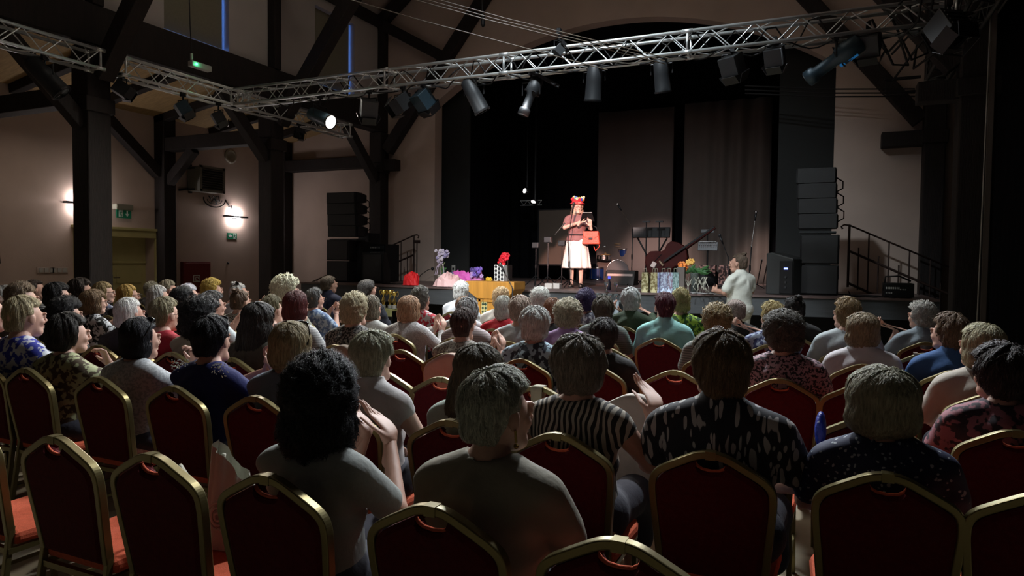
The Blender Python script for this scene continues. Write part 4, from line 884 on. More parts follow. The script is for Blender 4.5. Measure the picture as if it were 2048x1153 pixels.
# trophies on a small table
TM = mat('table_top', (.33, .33, .14), .7); p = onY(779, 617, 9.15)
t = thing('side_table', 'small table with pale green cloth carrying the trophies', 'table', (p.x, 9.15, 0)); MB().box((0, 0, p.z-.02), (.3, .3, .03)).build('tabletop', TM, parent=t, bevel=.005); MB().grid(lambda u, v: ((-.15+.3*u), -.152-.006*sin(u*30)*v, p.z-.01-.11*v), 20, 3).build('tablecloth', TM, parent=t)
for sx in (-1, 1):
    for sy in (-1, 1): MB().box((sx*.12, sy*.12, (p.z-.04)/2), (.03, .03, p.z-.04)).build('leg', BLACKM, parent=t)
TG = mat('trophy_gold', (.8, .62, .18), .2, 1.)
for k, (px, py, sc) in enumerate(((767, 580, .30), (780, 580, .30), (789, 583, .27))):
    q = onY(px, py, 9.1+.06*(k % 2)); h = q.z-p.z; t = thing('trophy', 'gold trophy cup, %s of three on the small table' % ('leftmost', 'middle', 'rightmost')[k], 'trophy', (q.x, 9.1+.06*(k % 2), p.z))
    MB().lathe([(.035, 0), (.035, .05), (.03, .055)], n=16).build('trophy_base', mat('marble', (.35, .35, .33), .3), parent=t)
    MB().lathe([(.02, .055), (.008, .08), (.012, h*.45), (.006, h*.55), (.01, h*.72), (.035, h*.78), (.046, h*.88), (.05, h*.97), (.046, h*.97), (.03, h*.8)], n=18).build('cup', TG, parent=t, smooth=True)
    for s_ in (-1, 1): MB().tube([(s_*(.045+.03*sin(a)), 0, h*.86+.04*cos(a)) for a in np.linspace(0, pi, 8)], .005, 6).build('handle', TG, parent=t, smooth=True); MB().tube([(s_*.012, 0, h*.2), (s_*.03, 0, h*.4), (s_*.012, 0, h*.6)], .005, 6).build('column', TG, parent=t)
p = onY(1216, 596, 9.7); t = thing('side_table', 'low table with pale translucent cloth before the stage', 'table', (p.x, 9.7, 0)); CL = mat('pale_cloth', (.3, .36, .4), .6, noise=.2, nscale=30)
MB().box((0, 0, p.z-.06), (.42, .35, .03)).build('tabletop', CL, parent=t); MB().grid(lambda u, v: (-.215+.43*u, -.18-.012*sin(u*40)*v, p.z-.045-.25*v), 30, 3).build('tablecloth', CL, parent=t)
for sx in (-1, 1): MB().box((sx*.17, 0, (p.z-.08)/2), (.03, .3, p.z-.08)).build('leg', BLACKM, parent=t)
for k in range(4):
    o = MB().lathe([(.025, 0), (.006, .01), (.006, .05), (.03, .07), (.032, .11)], n=12).build('glass', mat('clear_glass', (0, 0, 0)), smooth=True, loc=(p.x-.14+.09*k, 9.66, p.z-.045)); tag(o, 'clear glass on the low table before the stage', 'glass', 'glasses on the low table')

# ================================================================ banquet chairs
def outline(n=9, grow=0.):
    """half outline of the back, (x, z) from the bottom up to the crown"""
    k = [(.175, .46), (.184, .58), (.196, .70), (.2005, .765), (.196, .803), (.178, .827), (.15, .845), (.10, .872), (.055, .896), (.026, .9045), (0, .9055)]
    for _ in range(2):
        q = [k[0]]
        for a, b in zip(k[:-1], k[1:]): q += [(.75*a[0]+.25*b[0], .75*a[1]+.25*b[1]), (.25*a[0]+.75*b[0], .25*a[1]+.75*b[1])]
        k = q+[k[-1]]
    return k
def backy(z): return -.2-(z-.45)*.16
def make_chair(label):
    t = thing('banquet_chair', label, 'chair')
    o = outline(); path = [(-x, z) for x, z in o]+[(x, z) for x, z in o[::-1][1:]]
    vs = []; fs = []; n = len(path)
    for i, (x, z) in enumerate(path):
        a, b = path[max(0, i-1)], path[min(n-1, i+1)]; tx, tz = b[0]-a[0], b[1]-a[1]; L_ = math.hypot(tx, tz); nx, nz = tz/L_, -tx/L_
        y = backy(z); w2 = .0125; dd = .016
        vs += [(x-nx*w2, y-dd, z-nz*w2), (x-nx*w2, y+dd, z-nz*w2), (x+nx*w2, y+dd, z+nz*w2), (x+nx*w2, y-dd, z+nz*w2)]
    for i in range(n-1):
        for k in range(4): fs.append((i*4+k, (i+1)*4+k, (i+1)*4+(k+1) % 4, i*4+(k+1) % 4))
    fs += [(0, 1, 2, 3), (4*n-1, 4*n-2, 4*n-3, 4*n-4)]
    MB().add(vs, fs).build('back_frame', GOLD, parent=t, bevel=.004)
    MB().box((0, backy(.905), .905), (.034, .035, .028)).build('frame_joint', GOLD, parent=t)
    # upholstered back with hand slot
    pl = [(x-.012 if x > .02 else x, z-(.012 if z > .78 else 0)) for x, z in o if x > .06 or z < .7]
    right = pl+[(.055, .874), (.046, .858), (.03, .848), (0, .844)]
    poly = right+[(-x, z) for x, z in right[::-1][1:]]
    def P(x, z, off): return (x, backy(z)+off, z)
    N = len(poly); vs = [P(x, z, -.011) for x, z in poly]+[P(x, z, .02) for x, z in poly]; inner = [(x*.9, .66+(z-.66)*.93) for x, z in poly]
    vs += [P(x, z, -.02) for x, z in inner]+[P(x, z, .034) for x, z in inner]; fs = [(i, (i+1) % N, N+(i+1) % N, N+i) for i in range(N)]
    fs += [(i, 2*N+i, 2*N+(i+1) % N, (i+1) % N) for i in range(N)]+[(N+i, N+(i+1) % N, 3*N+(i+1) % N, 3*N+i) for i in range(N)]
    fs += [tuple(range(2*N, 3*N))[::-1], tuple(range(3*N, 4*N))]
    MB().add(vs, fs).build('backrest', RED_SHADED, parent=t)
    MB().tube([P(x, z+.003, .0) for x, z in [(-.056, .873), (-.046, .858), (-.03, .848), (0, .844), (.03, .848), (.046, .858), (.056, .873)]], .0065, 8).build('hand_slot_trim', RED_LIT, parent=t, smooth=True)
    m = MB(); m.prism([(-.2, -.2), (.2, -.2), (.215, .1), (.195, .19), (.1, .215), (-.1, .215), (-.195, .19), (-.215, .1)], 'z', .42, .475); m.build('seat', RED_LIT, parent=t, bevel=.02)
    for sx in (-1, 1):
        MB().beam((sx*.178, -.2, .5), (sx*.19, -.27, 0), .022, .024).build('leg', GOLD, parent=t, bevel=.003); MB().beam((sx*.185, .16, .42), (sx*.19, .19, 0), .022, .022).build('leg', GOLD, parent=t, bevel=.003)
    m = MB()
    for sx in (-1, 1): m.beam((sx*.186, -.22, .405), (sx*.188, .17, .405), .02, .022); m.beam((sx*.187, -.245, .2), (sx*.188, .18, .2), .012, .014)
    m.beam((-.186, .165, .405), (.186, .165, .405), .02, .022); m.beam((-.186, -.21, .405), (.186, -.21, .405), .02, .022); m.build('seat_frame', GOLD, parent=t)
    return t
ROWY = {c: 1.51+.85*i for i, c in enumerate('ABCDEFGHIJ')}
chair0 = make_chair('first'); used = []
def put_chair(x, row, label, rz=0., group=None, dy=0.):
    loc = (x, ROWY[row]+.27+dy, 0)
    if not used: chair0.location = loc; chair0.rotation_euler = (0, 0, rz); chair0['label'] = label; used.append(1); return chair0
    return dup(chair0, loc, rz, label)
EMPTY = [(-75, 885, 'A', 'empty red chair cut off at the left edge'), (112, 874, 'A', 'empty red chair second from the left in nearest row'), (305, 912, 'A', 'empty red chair beside the white tote bag'),
         (1240, 1082, 'A', 'empty red chair lowest at the bottom edge of the picture'), (2105, 1010, 'B', 'empty red chair cut off at the right edge'),
         (620, 722, 'C', 'empty red chair between sunglasses wearer and beige draped chair'), (768, 738, 'C', 'empty red chair behind the white sleeveless shirt'), (882, 748, 'C', 'empty red chair left of the long haired person in mint'), (1076, 762, 'C', 'empty red chair with a beige strap over its back'),
         (1270, 782, 'C', 'red chair covered with a white jacket behind the raised hand'), (1497, 800, 'C', 'empty red chair right of the leaf pattern shirt'), (1740, 826, 'C', 'empty red chair in front of polka dot blouse, nearer one'), (1850, 701, 'F', 'empty red chair with thin pale strap at right'),
         (802, 692, 'D', 'empty red chair in front of the white knit cardigan'), (1350, 733, 'D', 'empty red chair in front of the mint shirt'), (1725, 765, 'D', 'empty red chair in front of polka dot blouse, farther one'),
         (198, 655, 'C', 'empty red chair beyond the olive floral top'), (20, 700, 'A', None), (1215, 655, 'E', 'empty red chair behind the black top near middle')]
EP = {}
for px, py, row, lb in EMPTY:
    if lb is None: continue
    p = onY(px, py, ROWY[row]-.0); EP[px] = p; put_chair(p.x, row, lb)
def garment_over_chair(name, label, px, row, c, drop, half=.205, lift=.012, fold=.006, x=None, part=(-1, 1), cat='jacket'):
    X = onY(px, 700, ROWY[row]).x if x is None else x; oy = ROWY[row]+.27
    o = outline(); xs_ = np.array([q[0] for q in o])[::-1]; zs_ = np.array([q[1] for q in o])[::-1]; nn = int((zs_ > .775).sum())
    def top(a): return np.interp(abs(a), xs_[:nn], zs_[:nn]) if abs(a) < .198 else .80-(abs(a)-.198)*3
    def fn(u, v):
        a = part[0]*half+(part[1]-part[0])*half*u; zt = top(a)+lift; s_ = (v-.5)*2; hang = max(0, abs(s_)-.08)/.92*drop*(1+.08*sin(u*9))
        z = zt-hang; f = fold*sin(u*38+2*sin(v*3))*min(1, hang*6); y = backy(z)+(.038 if s_ > 0 else -.03)*min(1, abs(s_)/.08)+(f if s_ > 0 else -abs(f)-.004)
        return (a*(1+.06*(abs(s_))), y, z)
    m = MB().grid(fn, 48, 26); ob = m.build(name, c, smooth=True, loc=(X, oy, 0)); s_ = ob.modifiers.new('s', 'SOLIDIFY'); s_.thickness = .006; s_.offset = 0; tag(ob, label, cat); return ob
garment_over_chair('draped_jacket', 'beige pleated jacket draped over a chair left of white shirt', 685, 'D', patmat('plain', (.28, .22, .17)), .5, .215, fold=.016, x=onY(686, 690, ROWY['D']).x)
garment_over_chair('draped_jacket', 'pale pink jacket draped over chair behind the dark lace top', 903, 'D', patmat('plain', (.5, .38, .33)), .42, .21)
garment_over_chair('draped_jacket', 'white jacket draped over the chair behind a raised hand', 1270, 'C', patmat('plain', (.42, .38, .34)), .45, .215, fold=.004, x=EP[1270].x)
garment_over_chair('bag_strap', 'beige bag strap hanging over the back of an empty chair', 1076, 'C', patmat('plain', (.33, .3, .22)), .36, .03, fold=.003, x=EP[1076].x+.005, cat='strap')
garment_over_chair('bag_strap', 'thin pale strap on the chair behind the blue denim shirt', 1835, 'F', patmat('plain', (.25, .2, .16)), .16, .012, fold=.0, x=EP[1850].x-.06, cat='strap')
# tote bag on the seat right of the second chair
q = onY(458, 1000, 1.84); t = thing('tote_bag', 'off white tote bag with round ornament beside nearest chairs', 'bag', (q.x, 1.86, .48), .15); TB = patmat('plain', (.5, .5, .42)); t.scale = (.8, .8, .85)
def fnb(u, v):
    a = 2*pi*u; r = 1-.35*v; return (.15*cos(a)*r+.01*sin(9*a)*v, .075*sin(a)*(1-.5*v)+.008*sin(7*a), .37*v-.08*v*cos(a)+.015*sin(3*a)*v)
o = MB().grid(fnb, 40, 10).build('bag_body', TB, parent=t, smooth=True); MB().add([(.15*cos(k*pi/10), .075*sin(k*pi/10), 0) for k in range(20)], [tuple(range(20))]).build('bag_bottom', TB, parent=t)
for k, r in enumerate((.055, .035, .015)):
    MB().tube([(-.02+r*cos(a), -.078-.003*k, .15+r*sin(a)*1.1) for a in np.linspace(0, 2*pi*.92, 18)], .006, 6).build('rosette_ring', mat('bag_trim', (.5, .48, .4), .6), parent=t, smooth=True)
for k in range(3): MB().tube([(-.02+.03*k, -.075, .1-.02*k), (.04+.03*k, -.082, .05), (.09+.02*k, -.07, .02)], .008, 6).build('fringe', mat('bag_trim', (0, 0, 0)), parent=t, smooth=True)
a = onY(362, 900, 1.9)-Vector((q.x, 1.86, .48)); MB().tube([(a.x-.06, .03, a.z-.2), (a.x-.035, .03, a.z-.05), (a.x, .03, a.z), (a.x+.03, .03, a.z-.04), (a.x+.06, .03, a.z-.14), (a.x+.14, .02, a.z-.3), (-.05, .0, .4)], [.012, .014, .016, .016, .014, .012, .01], 8).build('bag_handle', TB, parent=t, smooth=True)
q = onY(1641, 860, 3.0); o = MB().ball((0, 0, 0), (.022, .05, .075), 16, 10).build('blue_bag', mat('blue_plastic', (.008, .04, .4), .35, bump=.9, bscale=25), smooth=True, loc=q); tag(o, 'shiny blue plastic bag between the chairs at right', 'bag')
q = onY(1030, 868, 2.75); t = thing('handbag', 'cream handbag with looped handle left of the zebra dress', 'bag', (q.x, 2.78, .5)); HBm = patmat('plain', (.42, .38, .3)); zt = q.z-.5
MB().prism([(-.12, 0), (.12, 0), (.09, zt-.03), (-.09, zt-.03)], 'y', -.05, .05).build('bag_body', HBm, parent=t, bevel=.02); MB().tube([(-.05, 0, zt-.03), (-.05, 0, zt+.06), (0, 0, zt+.1), (.05, 0, zt+.05), (.06, 0, zt-.03)], .012).build('bag_handle', HBm, parent=t, smooth=True)
#PART5
# ================================================================ people
class Fld:
    """signed distance field on a grid, turned into one smooth continuous surface"""
    def __init__(s, lo, hi, h):
        s.lo = np.array(lo, float); s.h = h; s.n = np.ceil((np.array(hi)-s.lo)/h).astype(int)+1
        s.v = np.full(s.n, .2, np.float32)
    def _sl(s, lo, hi):
        i0 = np.clip(np.floor((np.array(lo)-s.lo)/s.h).astype(int), 0, s.n-1); i1 = np.clip(np.ceil((np.array(hi)-s.lo)/s.h).astype(int)+1, 1, s.n)
        sl = tuple(slice(a, b) for a, b in zip(i0, i1))
        g = [s.lo[k]+s.h*np.arange(i0[k], i1[k]) for k in range(3)]
        return sl, g[0][:, None, None], g[1][None, :, None], g[2][None, None, :]
    def _put(s, sl, d, k, sub):
        v = s.v[sl]
        if v.size == 0: return
        if sub: d = -d; h = np.clip(.5-.5*(d-v)/-k, 0, 1) if False else None; s.v[sl] = np.maximum(v, d); return
        h = np.clip(.5+.5*(v-d)/k, 0, 1); s.v[sl] = v*(1-h)+d*h-k*h*(1-h)
    def cone(s, a, b, ra, rb, k=.03, sub=False, m=.05):
        a, b = np.array(a, float), np.array(b, float); r = max(ra, rb)+m
        sl, X, Y, Z = s._sl(np.minimum(a, b)-r, np.maximum(a, b)+r); ba = b-a; L2 = max(1e-9, ba@ba)
        t = np.clip(((X-a[0])*ba[0]+(Y-a[1])*ba[1]+(Z-a[2])*ba[2])/L2, 0, 1)
        d = np.sqrt((X-a[0]-t*ba[0])**2+(Y-a[1]-t*ba[1])**2+(Z-a[2]-t*ba[2])**2)-(ra+(rb-ra)*t)
        s._put(sl, d, k, sub); return s
    def ell(s, c, r, k=.03, sub=False, rx=0., m=.05):
        c, r = np.array(c, float), np.array(r, float); R = max(r)+m if rx else r+m; sl, X, Y, Z = s._sl(c-R, c+R)
        x, y, z = X-c[0], Y-c[1], Z-c[2]
        if rx: y, z = y*cos(rx)+z*sin(rx), -y*sin(rx)+z*cos(rx)
        k0 = np.sqrt((x/r[0])**2+(y/r[1])**2+(z/r[2])**2); k1 = np.sqrt((x/r[0]**2)**2+(y/r[1]**2)**2+(z/r[2]**2)**2)+1e-6
        s._put(sl, k0*(k0-1)/k1, k, sub); return s
    def grids(s): return s._sl(s.lo, s.lo+s.h*(s.n-1))[1:]
    def mesh(s):
        v = s.v; v[0], v[-1], v[:, 0], v[:, -1], v[:, :, 0], v[:, :, -1] = .2, .2, .2, .2, .2, .2
        neg = v < 0; c = neg[:-1, :-1, :-1].astype(np.int8); tot = np.zeros_like(c)
        for dx in (0, 1):
            for dy in (0, 1):
                for dz in (0, 1): tot += neg[dx:dx+c.shape[0], dy:dy+c.shape[1], dz:dz+c.shape[2]]
        act = np.argwhere((tot > 0) & (tot < 8)); idx = -np.ones(c.shape, int); idx[tuple(act.T)] = np.arange(len(act))
        P = np.zeros((len(act), 3)); W = np.zeros(len(act)); cs = [(a, b, e) for a in (0, 1) for b in (0, 1) for e in (0, 1)]
        for p in cs:
            for ax in range(3):
                if p[ax]: continue
                q = list(p); q[ax] = 1; A = act+np.array(p); B = act+np.array(q); va, vb = v[tuple(A.T)], v[tuple(B.T)]; m = (va < 0) != (vb < 0)
                t = va[m]/(va[m]-vb[m]); pt = np.tile(np.array(p, float), (m.sum(), 1)); pt[:, ax] = t; P[m] += pt; W[m] += 1
        V = s.lo+s.h*(act+P/W[:, None]); F = []
        for ax in range(3):
            a1, a2 = (ax+1) % 3, (ax+2) % 3; sl0 = [slice(None)]*3; sl1 = [slice(None)]*3; sl0[ax] = slice(None, -1); sl1[ax] = slice(1, None)
            A, B = neg[tuple(sl0)], neg[tuple(sl1)]; e = np.argwhere(A != B); e = e[(e[:, a1] > 0) & (e[:, a2] > 0) & (e[:, a1] < c.shape[a1]) & (e[:, a2] < c.shape[a2])]
            o1 = np.zeros(3, int); o1[a1] = 1; o2 = np.zeros(3, int); o2[a2] = 1
            q = np.stack([idx[tuple((e-o1-o2).T)], idx[tuple((e-o2).T)], idx[tuple(e.T)], idx[tuple((e-o1).T)]], 1); inside = A[tuple(e.T)]
            q[~inside] = q[~inside][:, ::-1]; F.append(q[(q >= 0).all(1)])
        return V, np.concatenate(F)
def npmesh(name, V, F, smooth=True):
    me = bpy.data.meshes.new(name); me.vertices.add(len(V)); me.vertices.foreach_set('co', np.asarray(V, np.float32).ravel())
    n = F.shape[1]; me.loops.add(len(F)*n); me.loops.foreach_set('vertex_index', F.ravel().astype(np.int32)); me.polygons.add(len(F))
    me.polygons.foreach_set('loop_start', np.arange(0, len(F)*n, n, dtype=np.int32)); me.polygons.foreach_set('loop_total', np.full(len(F), n, np.int32)); me.update(calc_edges=True)
    if smooth: me.polygons.foreach_set('use_smooth', np.ones(len(F), bool))
    me.materials.append(None); return me
def place(name, me, m, parent, loc=None, rz=0.):
    o = bpy.data.objects.new(name, me); COL.objects.link(o); o.parent = parent
    if me.materials and len(me.materials): o.material_slots[0].link = 'OBJECT'; o.material_slots[0].material = m
    if loc is not None: o.location = loc
    if rz: o.rotation_euler = (0, 0, rz)
    return o

def nrm(v): v = np.array(v, float); return v/np.linalg.norm(v)
def hand(W, d, n, s_, curl=.35, spread=.12, h=.0045):
    """palm, four jointed fingers and a side thumb; d along the hand, n the palm normal, s_ the thumb side"""
    W = np.array(W, float); d = nrm(d); n = nrm(np.array(n)-d*np.dot(n, d)); s_ = nrm(np.cross(n, d)*np.sign(np.dot(np.cross(n, d), s_)+1e-9))
    f = Fld(W-.21, W+.21, h); Pt = lambda a, b, c: W+d*a+s_*b+n*c
    f.cone(Pt(-.07, 0, 0), Pt(.01, 0, 0), .027, .023, .02)
    for b in (-.027, -.009, .009, .027): f.cone(Pt(.015, b*.6, 0), Pt(.085, b, .0), .015, .0125, .012)
    for i, (b, L_) in enumerate(((.029, .068), (.0095, .077), (-.0105, .071), (-.029, .056))):
        p = Pt(.088, b, 0); c = curl*(1+.15*i); dd = nrm(d+s_*spread*(1.5-i)*.8); q1 = p+nrm(dd*cos(c*.6)+n*sin(c*.6))*L_*.45; q2 = q1+nrm(dd*cos(c*1.4)+n*sin(c*1.4))*L_*.3; q3 = q2+nrm(dd*cos(c*2)+n*sin(c*2))*L_*.25
        f.cone(p, q1, .0092, .0082, .006); f.cone(q1, q2, .0082, .0076, .004); f.cone(q2, q3, .0076, .0066, .004)
    p = Pt(.02, .028, .006); q = p+nrm(s_*.75+d*.75+n*.25)*.045; f.cone(Pt(.0, .012, 0), p, .017, .016, .012); f.cone(p, q, .0145, .0105, .008); f.cone(q, q+nrm(s_*.3+d*1+n*.3)*.032, .0105, .008, .005)
    return f.mesh()
POSES = {
 'lap': dict(R=((.25, .02, .76), (.11, .25, .66), (-.45, .8, -.2), (0, -.2, -1), (-.8, -.4, 0)), L=((-.25, .02, .76), (-.13, .24, .65), (.45, .8, -.2), (0, -.2, -1), (.8, -.4, 0))),
 'clap': dict(R=((.25, .06, .80), (.075, .27, .97), (-.15, .35, .92), (-1, .1, 0), (0, -.9, .35)), L=((-.25, .06, .80), (-.06, .29, .98), (.12, .4, .9), (1, .1, 0), (0, -.9, .35))),
 'clapwide': dict(R=((.27, .04, .82), (.15, .24, 1.02), (.0, .2, .97), (-1, .3, 0), (0, -.9, .2)), L=((-.27, .04, .82), (-.13, .24, 1.0), (.0, .2, .97), (1, .3, 0), (0, -.9, .2))),
 'clapleft': dict(R=((.15, .14, .84), (-.09, .27, .98), (-.3, .3, .9), (-1, .1, 0), (0, -.9, .35)), L=((-.27, .08, .80), (-.19, .24, .98), (-.1, .3, .95), (1, .1, 0), (0, -.9, .35))),
 'clapright': dict(L=((-.15, .14, .84), (.09, .27, .96), (.3, .3, .9), (1, .1, 0), (0, -.9, .35)), R=((.27, .08, .80), (.19, .24, .95), (.1, .3, .95), (-1, .1, 0), (0, -.9, .35))),
 'chin': dict(R=((.22, .16, .82), (.10, .17, .96), (-.35, -.25, .9), (-.3, -.9, 0), (-.8, .2, 0)), L=((-.25, .02, .76), (-.13, .24, .65), (.45, .8, -.2), (0, -.2, -1), (.8, -.4, 0))),
 'raise': dict(R=((.30, -.02, .80), (.27, .12, .955), (.22, .12, .96), (-.8, .6, 0), (-.5, -.7, .1)), L=((-.25, .02, .76), (-.13, .24, .65), (.45, .8, -.2), (0, -.2, -1), (.8, -.4, 0))),
 'fist': dict(R=((.24, .12, .84), (.17, .22, .99), (.0, -.2, .97), (-.2, -.9, 0), (-.8, .2, 0)), L=((-.25, .02, .76), (-.13, .24, .65), (.45, .8, -.2), (0, -.2, -1), (.8, -.4, 0))),
 'stand': dict(R=((.23, -.04, .80), (.19, .19, .74), (-.35, .9, .15), (-.9, -.2, -.2), (0, .2, 1)), L=((-.24, -.02, .79), (-.12, .24, .80), (.3, .9, .2), (.9, -.2, -.2), (0, .2, 1))),
 'reader': dict(R=((.225, .09, .78), (-.08, .25, .88), (-.55, .25, .75), (-.5, -.75, 0), (-.8, .3, .5)), L=((-.26, .09, .77), (-.27, .26, .81), (.15, .35, .9), (.35, -.9, 0), (.8, -.2, .4))),
}
AXY = -.055   # the head turns about this axis
NECKZ = 1.03
def torso(f, g=0., neck=True):
    f.ell((0, -.05, .56), (.185+g, .145+g, .12+g), .05); f.ell((0, -.045, .72), (.155+g, .125+g, .17+g), .06); f.ell((0, -.06, .88), (.166+g, .115+g, .155+g), .06)
    f.cone((-.148, -.07, .957), (.148, -.07, .957), .054+g, .054+g, .045)
    for s_ in (-1, 1): f.cone((s_*.12, -.072, .975), (s_*.022, -.064, 1.03), .038+g, .040+g*.9, .04); f.ell((s_*.07, .03, .9), (.065+g, .05+g, .07+g), .05)
    if neck: f.cone((0, -.068, .96), (0, -.045, 1.13), .052, .048, .04)
def headfld():
    f = Fld((-.12, -.17, .97), (.12, .15, 1.3), .0065)
    f.cone((0, -.068, .985), (0, -.045, 1.13), .0525, .0485, .03)
    f.ell((0, -.05, 1.187), (.076, .096, .087), .02); f.ell((0, .0, 1.14), (.057, .074, .088), .035); f.cone((-.03, .03, 1.07), (.03, .03, 1.07), .026, .026, .03); f.ell((0, .055, 1.07), (.022, .022, .018), .02)
    for s_ in (-1, 1):
        f.ell((s_*.03, .088, 1.168), (.019, .016, .011), .008, sub=True); f.ell((s_*.03, .066, 1.166), (.014, .014, .012), .006); f.ell((s_*.028, .071, 1.185), (.022, .01, .008), .01)
        f.ell((s_*.077, -.03, 1.153), (.009, .02, .033), .008); f.ell((s_*.036, .048, 1.132), (.018, .016, .018), .02)
    f.cone((0, .074, 1.174), (0, .097, 1.137), .0065, .0105, .008); f.ell((0, .085, 1.128), (.017, .012, .008), .008); f.ell((0, .077, 1.104), (.021, .009, .0055), .005); f.ell((0, .074, 1.094), (.018, .009, .0055), .005)
    return f.mesh()
HEAD = headfld()
def twist(V, yaw, z0=1.0, z1=1.09):
    t = np.clip((V[:, 2]-z0)/(z1-z0), 0, 1); t = t*t*(3-2*t)*yaw; x, y = V[:, 0], V[:, 1]-AXY
    return np.stack([x*np.cos(t)-y*np.sin(t), x*np.sin(t)+y*np.cos(t)+AXY, V[:, 2]], 1)
SH = {1: (.182, -.072, .948), -1: (-.182, -.072, .948)}
def legs(f, stand, dz, g=0.):
    for s_ in (-1, 1):
        if stand:
            f.cone((s_*.085, -.03, .56), (s_*.09, .0, .12), .088+g, .052+g, .04); f.cone((s_*.09, .0, .12), (s_*.088, -.02, -dz+.08), .052+g, .034+g, .02)
            if not g: f.cone((s_*.088, -.03, -dz+.04), (s_*.1, .12, -dz+.03), .034, .024, .02)
        else:
            f.cone((s_*.09, .0, .54), (s_*.12, .40, .50), .088+g, .06+g, .04); f.cone((s_*.12, .41, .49), (s_*.12, .44, .1), .056+g, .036+g, .02)
            if not g: f.cone((s_*.12, .43, .05), (s_*.13, .58, .035), .034, .026, .02)
_c = {}
def bodymesh(pose, yaw, stand=False, dz=0., fine=False):
    key = ('b', pose, stand)
    if key not in _c:
        f = Fld((-.45, -.28, -dz-.02 if stand else -.02), (.45, .66, 1.2), .013); torso(f); legs(f, stand, dz)
        VV = []; FF = []; o = 0
        for s_, sd in ((1, 'R'), (-1, 'L')):
            E_, W_, d, n, s2 = POSES[pose][sd]; f.cone(SH[s_], E_, .05, .038, .03); f.cone(E_, W_, .038, .026, .012)
            VV.append(hand(W_, d, n, s2, .3 if 'clap' in pose or pose == 'raise' else .75 if pose != 'reader' else .55, .14 if 'clap' in pose or pose == 'raise' else .02, .0045))
        VV = [f.mesh()]+VV+[HEAD]; V = []; F = []; o = 0
        for v, q in VV: V.append(v); F.append(q+o); o += len(v)
        _c[key] = (np.concatenate(V), np.concatenate(F))
    k2 = key+(round(yaw, 3),)
    if k2 not in _c: V, F = _c[key]; Vt = twist(V, yaw) if pose != 'x' else V; _c[k2] = npmesh('body', Vt, F)
    return _c[k2]
def topmesh(pose, sleeve, stand=False, collar=False, loose=0.):
    key = ('t', pose, sleeve, stand, collar, loose)
    if key not in _c:
        zb = .5 if not stand else .52
        f = Fld((-.48, -.3, zb-.05), (.48, .45, 1.13), .0115); g = .014+loose; torso(f, g, False)
        for s_, sd in ((1, 'R'), (-1, 'L')):
            E_, W_ = np.array(POSES[pose][sd][0]), np.array(POSES[pose][sd][1]); S_ = np.array(SH[s_])
            if sleeve == 'none': f.cone(S_, S_+(E_-S_)*.12, .058, .055, .03)
            elif sleeve == 'short': f.cone(S_, S_+(E_-S_)*.72, .062+loose, .06+loose, .03)
            else: f.cone(S_, E_, .062+loose, .05+loose, .03); f.cone(E_, E_+(W_-E_)*.88, .05+loose, .037+loose*.5, .02)
        if collar: f.cone((0, -.072, 1.01), (0, -.06, 1.065), .066, .066, .02)
        X, Y, Z = f.grids(); w1 = np.sin(X*26+Z*34+2.2*np.sin(X*9-Z*13+Y*7)); w2 = np.sin(X*31-Z*27+2*np.sin(Z*11+Y*9)); f.v += .0065*np.where(X > 0, w1, w2)*(.5+.5*np.sin(Z*15+X*8+1))+.004*np.sin(X*12-Z*19+1.)*np.sin(Y*16+X*5)
        f.ell((0, -.045, 1.065 if not collar else 1.115), (.075 if sleeve != 'none' else .09, .085, .045), .01, sub=True)
        f.v = np.maximum(f.v, (zb-Z)+0*X+0*Y)
        _c[key] = npmesh('top', *f.mesh())
    return _c[key]
def lowmesh(kind):
    if ('l', kind) not in _c:
        if kind == 'trousers': f = Fld((-.3, -.26, .05), (.3, .62, .74), .013); f.ell((0, -.05, .58), (.2, .155, .12), .05); legs(f, False, 0, .014)
        elif kind == 'skirt':
            f = Fld((-.32, -.26, .2), (.32, .6, .74), .013); f.ell((0, -.05, .58), (.2, .155, .12), .05); f.cone((-.09, .0, .55), (-.12, .42, .51), .105, .085, .08); f.cone((.09, .0, .55), (.12, .42, .51), .105, .085, .08); f.cone((-.12, .44, .5), (-.12, .46, .3), .08, .09, .06); f.cone((.12, .44, .5), (.12, .46, .3), .08, .09, .06)
        _c[('l', kind)] = npmesh(kind, *f.mesh())
    return _c[('l', kind)]

